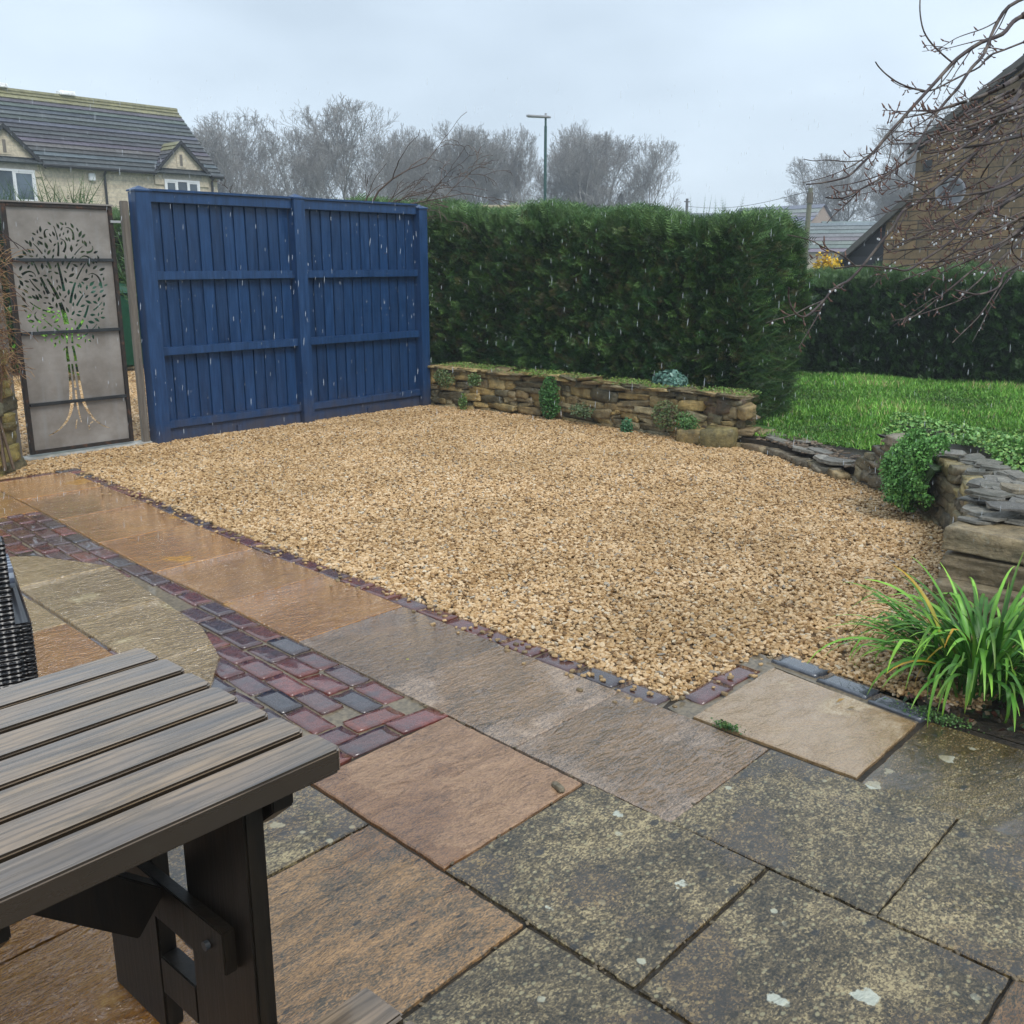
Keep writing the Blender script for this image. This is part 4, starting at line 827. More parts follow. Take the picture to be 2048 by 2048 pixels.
# ------------------------------------------------------------------ blue fence
fence = thing('garden_fence', 'tall blue painted closeboard fence with two bays between square posts', 'fence', (4.3, 8.25, 0))
def fpart(name, b, **kw): return adopt(b.build(name, M_blue, None, **kw), fence)
posts = [(4.30, 4.44, 2.165), (5.91, 6.04, 2.175), (7.545, 7.665, 2.14)]
for x0, x1, z in posts:
    b = MB(); b.box(x0, x1, 8.20, 8.33, -.05, z); adopt_o = fpart('post', b, bevel=.004)
    b = MB(); m_ = ((x0+x1)/2, 8.265); q = [(x0-.008, 8.192), (x1+.008, 8.192), (x1+.008, 8.338), (x0-.008, 8.338)]
    lo = [b.bm.verts.new((x, y, z+.003)) for x, y in q]; mi = [b.bm.verts.new((x, y, z+.016)) for x, y in q]; t_ = b.bm.verts.new((*m_, z+.052)); b.bm.faces.new(lo[::-1])
    for i in range(4): b.bm.faces.new([lo[i], lo[(i+1) % 4], mi[(i+1) % 4], mi[i]]); b.bm.faces.new([mi[i], mi[(i+1) % 4], t_])
    fpart('post_cap', b)
for x0, x1 in ((4.443, 5.907), (6.043, 7.542)):
    for z0, z1, d in ((2.085, 2.17, .0), (1.43, 1.505, .0), (.77, .845, 0), (.115, .185, 0)):
        b = MB(); b.box(x0, x1, 8.235-d, 8.283, z0, z1); fpart('rail', b, bevel=.004)
    b = MB(); b.box(x0, x1, 8.215, 8.33, 2.173, 2.195); fpart('top_capping', b, bevel=.003)
    b = MB(); b.box(x0, x1, 8.262, 8.29, -.04, .112); b.box((x0+x1)/2-.02, (x0+x1)/2+.03, 8.24, 8.262, -.03, .06); fpart('gravel_board', b, bevel=.003)
    b = MB(); n = 12; wd = (x1-x0)/n
    for i in range(n):
        a = x0+i*wd; q = [(a, 8.2845), (a+wd-.006, 8.299), (a+wd-.006, 8.303), (a, 8.307)]
        q = [(x+random.uniform(-.001, .001), y+.004*(i % 2)*0+random.uniform(-.001, .001)) for x, y in q]; k_ = random.uniform(.72, 1.08); b.prism([(x, y, .115) for x, y in q], (0, 0, 2.055), (k_, k_, k_))
        None
    b.box(x0, x1, 8.3075, 8.312, .116, 2.168)
    fpart('closeboards', b)

# ------------------------------------------------------------------ metal gate with the cut-out tree
gate = thing('metal_gate', 'weathered grey metal gate with a leafy tree cut through its sheet', 'gate', (3.25, 8.35, 0))
X0, Z0 = 3.25, .03; GW, GH = .90, 2.01
RES = .004; occ = np.zeros((int(GH/RES)+1, int(GW/RES)+1), bool)
def poly_cells(pts, pad=1):
    P_ = np.array(pts); x0, y0 = (P_.min(0)/RES-pad-1).astype(int); x1, y1 = (P_.max(0)/RES+pad+2).astype(int)
    x0 = max(0, x0); y0 = max(0, y0); x1 = min(occ.shape[1]-1, x1); y1 = min(occ.shape[0]-1, y1)
    gx, gy = np.meshgrid(np.arange(x0, x1), np.arange(y0, y1)); ins = np.zeros(gx.shape, bool); X = gx*RES; Y = gy*RES; n = len(P_)
    for i in range(n):
        a, b = P_[i], P_[(i+1) % n]; c = ((a[1] > Y) != (b[1] > Y)); xi = (b[0]-a[0])*(Y-a[1])/(b[1]-a[1]+1e-12)+a[0]; ins ^= c & (X < xi)
        for s in np.linspace(0, 1, max(2, int(math.dist(a, b)/RES)+1)):
            p = a+(b-a)*s; ii = int(round(p[0]/RES))-x0; jj = int(round(p[1]/RES))-y0; ins[max(0, jj-pad):jj+pad+1, max(0, ii-pad):ii+pad+1] = True
    return y0, y1, x0, x1, ins
holes = []
def try_hole(pts, pad=1, force=False):
    if min(p[0] for p in pts) < .02 or max(p[0] for p in pts) > GW-.02 or max(p[1] for p in pts) > GH-.05 or min(p[1] for p in pts) < .03: return False
    y0, y1, x0, x1, ins = poly_cells(pts, pad)
    if ins.size == 0 or (occ[y0:y1, x0:x1] & ins).any(): return False
    occ[y0:y1, x0:x1] |= ins; holes.append(pts); return True
gr = random.Random(4)
def ribbon(c, wds):
    n = len(c); L = []; Rr = []
    for i in range(n):
        a = c[max(0, i-1)]; b = c[min(n-1, i+1)]; dx, dy = b[0]-a[0], b[1]-a[1]; q = math.hypot(dx, dy) or 1; nx, ny = -dy/q, dx/q; L.append((c[i][0]+nx*wds[i], c[i][1]+ny*wds[i])); Rr.append((c[i][0]-nx*wds[i], c[i][1]-ny*wds[i]))
    return L+Rr[::-1]
def bez(p0, p1, p2, n=10): return [((1-t)**2*p0[0]+2*t*(1-t)*p1[0]+t*t*p2[0], (1-t)**2*p0[1]+2*t*(1-t)*p1[1]+t*t*p2[1]) for t in [i/(n-1) for i in range(n)]]
cx = .45
# root flares and trunk strips (each a separate slot, as the steel needs bridges)
for p0, p1, p2, w0, w1 in (((.17, .14), (.36, .20), (.395, .40), .004, .016), ((.385, .42), (.40, .55), (.40, .72), .014, .010), ((.455, .22), (.43, .35), (.435, .5), .005, .010), ((.435, .52), (.432, .62), (.428, .72), .010, .008), ((.70, .14), (.54, .20), (.49, .40), .003, .014), ((.485, .42), (.475, .55), (.462, .72), .013, .010), ((.52, .15), (.50, .19), (.555, .215), .007, .006), ((.40, .17), (.41, .22), (.42, .25), .006, .005),
        ((.40, .74), (.395, .80), (.40, .87), .014, .010), ((.462, .74), (.462, .80), (.45, .87), .012, .010), ((.43, .75), (.432, .85), (.43, .95), .006, .008), ((.405, .89), (.41, .96), (.42, 1.02), .008, .010), ((.45, .89), (.455, .95), (.46, 1.02), .009, .006)):
    c = bez(p0, p1, p2, 12); try_hole(ribbon(c, [w0+(w1-w0)*i/11 for i in range(12)]), 1)
# limbs
LB = [((.42, 1.05), (.40, 1.25), (.30, 1.42), .022, .008), ((.30, 1.30), (.24, 1.45), (.20, 1.58), .014, .004), ((.44, 1.05), (.44, 1.3), (.40, 1.55), .016, .009), ((.41, 1.60), (.44, 1.72), (.40, 1.84), .010, .003), ((.46, 1.05), (.50, 1.2), (.60, 1.30), .014, .005), ((.47, 1.22), (.52, 1.42), (.64, 1.55), .012, .004), ((.50, 1.00), (.58, 1.08), (.62, 1.2), .014, .008), ((.35, 1.25), (.22, 1.30), (.16, 1.42), .012, .004), ((.33, 1.15), (.22, 1.16), (.14, 1.24), .010, .004), ((.55, 1.10), (.66, 1.14), (.74, 1.22), .010, .004), ((.40, .97), (.30, 1.02), (.22, 1.12), .009, .003), ((.50, .92), (.60, .96), (.68, 1.04), .008, .003), ((.34, 1.50), (.30, 1.62), (.22, 1.70), .010, .003), ((.47, 1.50), (.54, 1.62), (.62, 1.68), .009, .003)]
for p0, p1, p2, w0, w1 in LB:
    c = bez(p0, p1, p2, 14)
    for k in range(0, 2): try_hole(ribbon(c[k*7:k*7+7], [w0+(w1-w0)*(k*7+i)/13 for i in range(7)]), 1)
def in_crown(x, z): return ((x-.43)/.36)**2+((z-1.36)/.52)**2 < 1 and not (z < 1.0 and abs(x-.44) > .10+(z-.82)*1.2)
# leaves first, then curls, then small leaves in the gaps
def leaves(nt_, l0, l1, pad):
    for _ in range(nt_):
        x, z = gr.uniform(.06, .82), gr.uniform(.84, 1.9)
        if not in_crown(x, z): continue
        a = math.atan2(z-1.1, x-.43)+gr.gauss(0, .7); l = gr.uniform(l0, l1); w_ = l*.42; ca, sa = math.cos(a), math.sin(a)
        pt = [(-l, 0), (-l*.5, w_*.8), (0, w_), (.5*l, w_*.65), (l, 0), (.5*l, -w_*.65), (0, -w_), (-l*.5, -w_*.8)]; try_hole([(x+p*ca-q*sa, z+p*sa+q*ca) for p, q in pt], pad)
def curls(nt_, ra, rb):
    for _ in range(nt_):
        x, z = gr.uniform(.08, .80), gr.uniform(.86, 1.86)
        if not in_crown(x, z): continue
        a = math.atan2(z-1.0, x-.43)+gr.gauss(0, .8); s_ = gr.choice((-1, 1)); r0 = gr.uniform(ra, rb); c = []; px_, pz_ = x, z; aa = a
        for i in range(12): c.append((px_, pz_)); aa += s_*(.01+.036*i); px_ += math.cos(aa)*r0*.40; pz_ += math.sin(aa)*r0*.40
        if not all(in_crown(*q) for q in c): continue
        try_hole(ribbon(c, [.0095*(1-i/12)+.0015 for i in range(12)]), 1)
curls(60, .030, .045); leaves(320, .022, .032, 1); curls(90, .02, .03); leaves(5000, .016, .026, 1)
# drop holes that cross the cross-bars
BARS = (.44, 1.02, 1.60)
from mathutils.geometry import delaunay_2d_cdt
allp = [(0.03, 0.03), (GW-.03, 0.03), (GW-.03, GH-.03), (0.03, GH-.03)]; eds = [(0, 1), (1, 2), (2, 3), (3, 0)]
for hpts in holes:
    o_ = len(allp); allp += hpts; eds += [(o_+i, o_+(i+1) % len(hpts)) for i in range(len(hpts))]
cv, ce, cf, _, _, _ = delaunay_2d_cdt([Vector(p) for p in allp], eds, [], 0, 1e-5)
cv = np.array([tuple(v) for v in cv]); cf = np.array([tuple(f) for f in cf if len(f) == 3]); cen = cv[cf].mean(1); inside = np.zeros(len(cf), bool)
for hpts in holes:
    Hh = np.array(hpts); k = np.where((cen[:, 0] > Hh[:, 0].min()) & (cen[:, 0] < Hh[:, 0].max()) & (cen[:, 1] > Hh[:, 1].min()) & (cen[:, 1] < Hh[:, 1].max()))[0]
    wn = np.zeros(len(k))
    for i in range(len(Hh)):
        a = Hh[i]-cen[k]; b_ = Hh[(i+1) % len(Hh)]-cen[k]; wn += np.arctan2(a[:, 0]*b_[:, 1]-a[:, 1]*b_[:, 0], (a*b_).sum(1))
    inside[k] |= np.abs(wn) > 3
bm = bmesh.new(); bv = [bm.verts.new((x, y, 0)) for x, y in cv]
for f in cf[~inside]: bm.faces.new([bv[i] for i in f])
bmesh.ops.delete(bm, geom=[v for v in bm.verts if not v.link_faces], context='VERTS'); bmesh.ops.recalc_face_normals(bm, faces=bm.faces); bmesh.ops.solidify(bm, geom=bm.faces[:], thickness=.003)
me = bpy.data.meshes.new('cutout_sheet'); bm.to_mesh(me); bm.free()
me.name = 'cutout_sheet'; me.transform(Matrix.Translation((0, 0, Z0)) @ Matrix.Rotation(R(90), 4, 'X')); me.materials.clear(); me.materials.append(M_sheet); sh = link(bpy.data.objects.new('cutout_sheet', me), gate)
for x0, x1, z0, z1 in ((0, .035, 0, GH), (GW-.035, GW, 0, GH), (.036, GW-.036, 0, .03), (.036, GW-.036, GH-.03, GH)):
    b = MB(); b.box(x0, x1, -.02, .02, Z0+z0, Z0+z1); b.build('frame_member', M_rust, gate, bevel=.003)
b = MB(); b.box(-.01, GW+.005, -.03, .03, Z0+GH+.002, Z0+GH+.014); b.build('top_flashing', M_sheet, gate)
for z in BARS:
    b = MB(); b.box(.036, GW-.036, -.034, -.006, z-.013, z+.013); b.build('cross_bar', M_bar, gate, bevel=.003)
b = MB(); b.box(GW-.03, GW+.06, -.036, -.0205, 1.905, 1.925); b.build('latch', plain('zinc', (.5, .5, .5), .4, Metallic=.6), gate, bevel=.002)
for x0, x1, z, lab in ((3.085, 3.175, 1.75, 'weathered timber gate post at the left side of the metal gate'), (4.232, 4.290, 2.09, 'weathered timber gate post between the metal gate and the blue fence')):
    b = MB(); b.box(x0, x1, 8.31, 8.365, -.05, z); o = b.build('gate_post', M_oak, None, bevel=.006); tag(o, lab, 'gate post')
b = MB(); b.box(3.05, 4.32, 8.29, 8.44, -.05, .012); o = b.build('threshold', M_conc, None, bevel=.006); tag(o, 'pale wet concrete strip under the metal gate', 'threshold')
# dry climber hanging over the left wall
r = random.Random(8); segs = []; cl_ = thing('dry_climber', 'brown dry climber hanging over the left wall end beside the gate', 'climbing plant', (2.9, 7.85, .85))
for i in range(620):
    p = Vector((r.gauss(-.02, .05), r.gauss(0, .12), r.uniform(-.15, 1.1)*.8)); d = Vector((r.gauss(.2, .5), r.gauss(-.1, .5), r.gauss(.2, .6))).normalized()
    L = r.uniform(.08, .26)
    for s in range(5):
        q = p+d*L/5; segs.append((*p, *q, .0024, .002)); p = q; d = (d+Vector((r.gauss(0, .2), r.gauss(0, .2), -.22))).normalized()
V, F = tubes(segs, 3); from_np('dry_stems', V, F, M_bark, cl_, np.repeat(pick([(.24, .13, .05), (.34, .21, .09), (.15, .06, .03)], len(segs)), 6, 0))
b = MB()
for i in range(9): b.tube([(r.gauss(-.06, .03), r.gauss(0, .08), -.8+.0*i), (r.gauss(-.06, .03), r.gauss(0, .06), -.1), (r.gauss(-.04, .05), r.gauss(0, .08), .5), (r.gauss(0, .08), r.gauss(0, .1), 1.0)], [.012, .011, .009, .005], 5, (.12, .08, .05))
b.build('woody_stems', M_bark, cl_)
for i in range(7):
    segs = []; p = Vector((r.uniform(-.1, .0), r.gauss(0, .1), r.uniform(.75, 1.05))); d = Vector((.75, -.1, r.uniform(-.2, .7))).normalized(); L = r.uniform(.2, .42)
    for q_ in range(8): q = p+d*L/8; segs.append((*p, *q, .004, .003)); p = q; d = (d+Vector((0, r.gauss(0, .1), -.22))).normalized()
    V, F = tubes(segs, 4); from_np('hanging_twig', V, F, M_bark, cl_, np.tile([(.05, .03, .025)], (len(V), 1)))
# things behind the gate
bn = thing('wheeled_bin', 'dark green lidded bin standing on the driveway behind the gate', 'bin', (6.85, 14.3, 0), R(10)); M_bin = plain('green bin plastic', (.012, .07, .035), .35)
b = MB(); b.prism([(-.38, -.34, .08), (.38, -.34, .08), (.38, .34, .08), (-.38, .34, .08)], (0, 0, 1.05)); b.build('bin_body', M_bin, bn, bevel=.03)
b = MB(); b.prism([(-.42, -.38, 1.135), (-.42, .40, 1.135), (-.42, .30, 1.30), (-.42, -.30, 1.24)], (.84, 0, 0)); b.build('lid', M_bin, bn, bevel=.02)
for s in (-1, 1):
    b = MB(); b.tube([(s*.28, .30, .09), (s*.28+.05*s, .30, .09)], .09, 14); b.build('wheel', M_gutter, bn)
def bush(name, label, loc, size, n, cols, cat='shrub', leafs=.05, group=None):
    th = thing(name, label, cat, loc, 0, group); q = rng.normal(size=(n, 3)); q /= np.linalg.norm(q, axis=1, keepdims=True); rad = rng.uniform(.45, 1, n)**.5; lump = 1+.18*np.sin(q[:, 0]*5+q[:, 2]*4)+.15*np.sin(q[:, 1]*7+q[:, 2]*6+1)
    P3 = q*rad[:, None]*lump[:, None]*np.array(size); P3[:, 2] += size[2]*1.0; P3[:, 2] = np.abs(P3[:, 2]); V, F, C = scatter(LV, LF, P3, align(q+rng.normal(scale=.6, size=(n, 3))), leafs*rng.uniform(.6, 1.4, n), pick(cols, n, .3)); from_np('foliage', V, F, M_leaf, th, C)
    b = MB()
    for i in range(7): a = i*.9; b.tube([(0.02*math.cos(a), .02*math.sin(a), 0), (size[0]*.3*math.cos(a), size[1]*.3*math.sin(a), size[2]*.9), (size[0]*.6*math.cos(a), size[1]*.6*math.sin(a), size[2]*1.5)], [.02, .013, .005], 5, (.10, .07, .05))
    b.build('stems', M_bark, th); return th
hedge('driveway_hedge', 'dark hedge at the back of the driveway seen through the cut-out gate', (3.0, 8.6, 15.1, 16.2, 0, 2.2), ['-y', '+z'], 15000, .12, GY, GYT, topn=1500)
bush('bright_shrub', 'lime green shrub seen through the lower crown of the cut-out gate', (5.8, 13.6, 0), (.42, .5, .5), 2600, [(.25, .5, .06), (.12, .3, .04), (.18, .4, .05)])
bush('boundary_shrub', 'dark evergreen shrub between the gate top and the stone house', (8.6, 17.5, 0), (1.1, .9, 1.25), 5200, [(.025, .07, .02), (.04, .10, .03)])
bush('forsythia', 'small bright yellow flowering bush beyond the low far hedge', (15.6, 7.22, .50), (.26, .30, .62), 2600, [(.75, .48, .02), (.85, .58, .03), (.6, .4, .02)], leafs=.05)
def spikes(name, label, loc, n, L, cols, spread=.25):
    D = rng.normal(scale=.45, size=(n, 3)); D[:, 2] = 1; TV, TF = yew_spray(10, .12); q = np.column_stack([rng.normal(0, spread, n), rng.normal(0, spread*.5, n), np.zeros(n)]); V, F, C = scatter(TV, TF, q, align(D), L*rng.uniform(.6, 1.15, n), pick(cols, n)); o = from_np(name, V, F, M_leaf, None, C); o.location = loc; tag(o, label, 'plant'); return o
spikes('spiky_plant', 'spiky green plant top showing above the middle of the metal gate', (6.9, 15.3, 1.9), 60, .95, [(.07, .14, .04), (.10, .18, .06)], .16)
spikes('leafy_plant', 'green plant tops above the left of the metal gate under the window', (5.9, 15.3, 2.1), 90, .6, [(.05, .11, .03), (.08, .14, .05)], .28)
spikes('leaning_plant', 'green sprigs rising beside the timber post left of the blue fence', (5.15, 9.6, 1.1), 70, .85, [(.05, .12, .03), (.09, .17, .05)], .12)

# ------------------------------------------------------------------ picnic table
tbl = thing('picnic_table', 'weathered slatted wooden picnic table with dark legs at the lower left', 'table', (.2, 1.64, 0))
ends = [.93, .935, .945, .95, .955, .96, .965]
for i in range(7):
    v0 = 1.28+i*.1035; b = MB(); x1 = .97-random.uniform(0, .01)+(.0 if i else .0); th_ = .042 if i else .046
    # the front plank is a full edge board; ends rounded
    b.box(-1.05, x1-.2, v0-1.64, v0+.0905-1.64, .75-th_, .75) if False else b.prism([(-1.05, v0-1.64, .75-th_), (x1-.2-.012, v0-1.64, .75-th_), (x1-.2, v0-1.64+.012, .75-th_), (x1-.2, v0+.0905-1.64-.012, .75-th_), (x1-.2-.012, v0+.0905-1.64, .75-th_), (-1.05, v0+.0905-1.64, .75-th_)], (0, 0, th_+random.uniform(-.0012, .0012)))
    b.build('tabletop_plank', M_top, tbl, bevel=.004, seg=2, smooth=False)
def tpart(nm, b, **kw): return b.build(nm, M_dark, tbl, **kw)
def cleat(x0, x1):
    b = MB(); b.prism([(x0, -.315, .70), (x0, -.315, .655), (x0, -.25, .60), (x0, .25, .60), (x0, .315, .655), (x0, .315, .70)], (x1-x0, 0, 0)); return tpart('cross_batten', b, bevel=.003)
cleat(.645, .69); cleat(.165, .21); cleat(-.75, -.70)
for xx in (.60, -.70+.003):
    for y0, y1 in ((-.295, -.07), (.07, .295)):
        b = MB(); b.box(xx, xx+.04, y0, y1, 0, .699); tpart('leg', b, bevel=.004)
b = MB(); b.box(.572, .599, -.24, .29, .325, .415); tpart('cross_rail', b, bevel=.003)
b = MB(); b.bar((.553, 0, .36), (.16, 0, .69), .045, .10); tpart('brace', b, bevel=.003)
b = MB(); b.tube([(.562, -.19, .37), (.571, -.19, .37)], .009, 12); b.build('bolt_head', M_bar, tbl)
b = MB(); b.box(.603, .637, -.5, -.296, .30, .399) if False else b.box(.60, .64, -.069, .069, .10, .19); tpart('foot_rail', b, bevel=.003)
bench = thing('garden_bench', 'weathered wooden bench end just showing at the bottom edge below the table', 'bench', (.2, .93, 0))
for k in (0, 1):
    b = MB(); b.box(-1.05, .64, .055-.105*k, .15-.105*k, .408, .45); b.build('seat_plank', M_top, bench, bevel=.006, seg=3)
for x in (.42, -.85):
    b = MB(); b.box(x, x+.04, -.04, .14, 0, .406); b.build('leg', M_dark, bench, bevel=.004)

# ------------------------------------------------------------------ rattan chair
t = Mt('black rattan', .3); wv = t.n('ShaderNodeTexWave', wave_type='BANDS', bands_direction='Z'); wv.inputs['Scale'].default_value = 38; t.l(t.co(), wv.inputs[0]); wx = t.n('ShaderNodeTexWave', wave_type='BANDS', bands_direction='X'); wx.inputs['Scale'].default_value = 14; t.l(t.co(), wx.inputs[0])
M_rat = t.set(color=t.ramp(wv.outputs[1], [(.2, (.004, .004, .005)), (.8, (.018, .018, .021))]), normal=t.bump(t.math('MULTIPLY', wv.outputs[1], wx.outputs[1]), .6, .004))
chair = thing('rattan_chair', 'black woven rattan armchair partly in view at the left edge beyond the table', 'chair', (.77, 3.12, 0), R(-17))
def woven(x0, x1, y0, y1, z0, z1, name, pitch=.013):
    """panel with raised horizontal strands"""
    b = MB(); b.box(x0+.004, x1-.004, y0+.004, y1-.004, z0, z1, col=(1, 1, 1)); z = z0+pitch/2
    while z < z1:
        for s in range(2):
            pass
        q = [(x0, y0), (x1, y0), (x1, y1), (x0, y1), (x0, y0)]; b.tube([(x, y, z) for x, y in q], pitch*.42, 5, cap=False); z += pitch
    return b.build(name, M_rat, chair, smooth=False)
woven(-.36, .30, -.36, -.29, .08, .86, 'backrest'); woven(.26, .34, -.285, .35, .08, .60, 'armrest'); woven(-.36, -.29, -.285, .35, .08, .60, 'armrest')
woven(-.285, .225, -.285, .33, .22, .36, 'seat')
for x in (-.32, .26):
    for y in (-.32, .31): b = MB(); b.box(x-.02, x+.02, y-.02, y+.02, 0, .079); b.build('leg', M_rat, chair)
t = Mt('grey woven cushion', .8); ck = t.n('ShaderNodeTexChecker'); ck.inputs['Scale'].default_value = 60; t.l(t.co(), ck.inputs[0]); ck.inputs[1].default_value = (.10, .12, .17, 1); ck.inputs[2].default_value = (.32, .36, .42, 1)
M_cush = t.set(color=ck.outputs[0]); cm_ = MB(); cm_.box(.14, .33, -.05, .25, .56, .74); cu_ = cm_.build('cushion', M_cush, None, bevel=.06, smooth=True, seg=4); cu_.location = chair.location; cu_.rotation_euler = chair.rotation_euler; tag(cu_, 'grey and blue patterned cushion propped against the chair arm', 'cushion')

# ------------------------------------------------------------------ houses
def roof_courses(b, p0, p1, q0, q1, n, thick=.05, cols=((.055, .057, .065), (.085, .085, .095)), moss=True):
    """rows of tiles from eaves (p0-p1) to ridge (q0-q1)"""
    p0, p1, q0, q1 = map(Vector, (p0, p1, q0, q1)); nr = (p1-p0).cross(q0-p0).normalized()
    if nr.z < 0: nr = -nr
    for i in range(n):
        a, c = i/n, min(1, (i+1.12)/n); A, B, C_, D = p0.lerp(q0, a), p1.lerp(q1, a), p1.lerp(q1, c), p0.lerp(q0, c)
        m = max(2, int((B-A).length/.9)); cc = [x*random.uniform(.85, 1.15) for x in random.choice(cols)]
        if moss and i >= n-2: cc = (.20, .19, .10)
        for j in range(m):
            s0, s1 = j/m, (j+1)/m; k = random.uniform(.85, 1.2); c4 = [x*k for x in cc]
            f = [A.lerp(B, s0)+nr*thick, A.lerp(B, s1)+nr*thick, D.lerp(C_, s1)+nr*.004, D.lerp(C_, s0)+nr*.004]; g = [A.lerp(B, s0), A.lerp(B, s1)]
            vs = [b.bm.verts.new(v) for v in f]; gs = [b.bm.verts.new(v) for v in g]
            for v in vs+gs: v[b.cl] = (*c4, 1)
            b.bm.faces.new(vs); b.bm.faces.new([gs[0], gs[1], vs[1], vs[0]])
    return b
def window(par, x0, x1, z0, z1, y, n, back=False):
    f = MB(); f.box(x0, x1, y-.07, y-.02, z0, z0+.07); f.box(x0, x1, y-.07, y-.02, z1-.07, z1)
    for i in range(n+1): x = x0+.035+(x1-x0-.07)*i/n; f.box(x-.035, x+.035, y-.068, y-.021, z0+.0705, z1-.0705)
    o = f.build('window', M_white, par); o.matrix_parent_inverse = Matrix.Translation(-par.location)
    for i in range(n):
        a = x0+.07+(x1-x0-.07)*i/n; g = MB(); g.box(a+.0, a+(x1-x0-.07)/n-.07, y-.045, y-.03, z0+.07, z1-.07); q = g.build('pane', M_glass, o)
        if not hasattr(window, 'pi'): window.pi = 1
        if i in (0, n-1): s = MB(); s.box(a+.002, a+(x1-x0-.07)/n-.072, y-.058, y-.046, z0+.072, z0+.12); s.box(a+.002, a+.035, y-.058, y-.046, z0+.121, z1-.072); s.box(a+(x1-x0-.07)/n-.105, a+(x1-x0-.07)/n-.072, y-.058, y-.046, z0+.121, z1-.072); s.box(a+.036, a+(x1-x0-.07)/n-.106, y-.058, y-.046, z1-.12, z1-.072); s.build('sash', M_white, o)
    return o
VF = 33.8; VR = 36.5; UE = 21.0; EZ = 4.76; RZ = 7.15; UL = 4.0
hs = thing('stone_house', 'pale stone house with grey tiled roof and two gabled windows at the upper left', 'house', (UE, VF, 0))
def hp(name, b, mat, par=hs, **kw): return adopt(b.build(name, mat, None, **kw), par)
b = MB(); b.prism([(UL, VF, 0), (UL, VF, EZ), (UL, VR, RZ-.1), (UL, 2*VR-VF, EZ), (UL, 2*VR-VF, 0)], (UE-UL, 0, 0)); hp('wall', b, M_cots)
b = MB(); dr_ = .22; sl_ = (RZ-EZ)/(VR-VF)
roof_courses(b, (UL-.1, VF-dr_, EZ-dr_*sl_+.06), (UE+.12, VF-dr_, EZ-dr_*sl_+.06), (UL-.1, VR, RZ+.06), (UE+.12, VR, RZ+.06), 17)
roof_courses(b, (UL-.1, 2*VR-VF+dr_, EZ-dr_*sl_+.06), (UE+.12, 2*VR-VF+dr_, EZ-dr_*sl_+.06), (UL-.1, VR, RZ+.06), (UE+.12, VR, RZ+.06), 6)
b.tube([(UL-.1, VR, RZ+.06), (UE+.13, VR, RZ+.06)], .09, 8, (.20, .19, .10)); rf = hp('roof', b, M_tile)
b = MB(); b.prism([(UE+.004, VF-dr_, EZ-dr_*sl_-.06), (UE+.004, VF-dr_, EZ-dr_*sl_+.07), (UE+.004, VR, RZ+.06), (UE+.004, 2*VR-VF+dr_, EZ-dr_*sl_+.07), (UE+.004, 2*VR-VF+dr_, EZ-dr_*sl_-.06), (UE+.004, VR, RZ-.08)], (.09, 0, 0), (.05, .05, .055)); hp('verge', b, M_gutter)
for x in (14.6, 16.9):
    b = MB(); b.box(x-.28, x+.28, VR-.16, VR+.16, RZ+.12, RZ+.26); hp('ridge_vent', b, M_tile, bevel=.02)
for xc, hw, wx0, wx1, nw in ((19.55, 1.06, 18.84, 20.22, 3), (13.48, 1.1, 12.35, 14.33, 3)):
    za = EZ+.98
    b = MB(); b.prism([(xc-hw, VF-.05, EZ-.5), (xc+hw, VF-.05, EZ-.5), (xc+hw, VF-.05, EZ-.05), (xc, VF-.05, za-.08), (xc-hw, VF-.05, EZ-.05)], (0, .2, 0)); hp('gable_wall', b, M_cots)
    b = MB(); yb = VF+1.25
    for s in (-1, 1): roof_courses(b, (xc+s*(hw+.06), VF-.18, EZ-.10), (xc+s*(hw+.06), yb-.9, EZ-.10), (xc, VF-.18, za+.03), (xc, yb, za+.03), 7, .04)
    hp('gable_roof', b, M_tile)
    b = MB()
    for s in (-1, 1): b.prism([(xc, VF-.19, za+.06), (xc+s*(hw+.08), VF-.19, EZ-.11), (xc+s*(hw+.08), VF-.19, EZ-.24), (xc, VF-.19, za-.08)], (0, .06, 0))
    hp('bargeboard', b, M_gutter)
    b = MB(); b.box(xc-.17, xc+.17, VF-.075, VF-.051, EZ+.12, EZ+.62); hp('slit_surround', b, M_cots); b = MB(); b.box(xc-.05, xc+.05, VF-.09, VF-.076, EZ+.18, EZ+.56); hp('slit_window', b, M_oak)
    b = MB(); b.box(wx0-.05, wx1+.1, VF-.075, VF-.052, 4.46, 4.70); hp('lintel', b, plain('grey lintel', (.42, .38, .32), .7))
    window(hs, wx0, wx1, 3.42, 4.455, VF-.02, nw)
for g0, g1 in ((14.55, 18.45), (20.62, UE+.1)): b = MB(); b.tube([(g0, VF-.26, EZ-.14), (g1, VF-.26, EZ-.14)], .06, 8); hp('gutter', b, M_gutter)
for x in (16.64, 20.72):
    b = MB(); b.tube([(x, VF-.24, EZ-.16), (x, VF-.10, EZ-.32), (x, VF-.08, 0)], .045, 8); hp('downpipe', b, M_gutter)
b = MB(); b.box(16.1, 16.32, VF-.12, VF-.002, EZ-.52, EZ-.28); hp('alarm_box', b, M_white, bevel=.02)

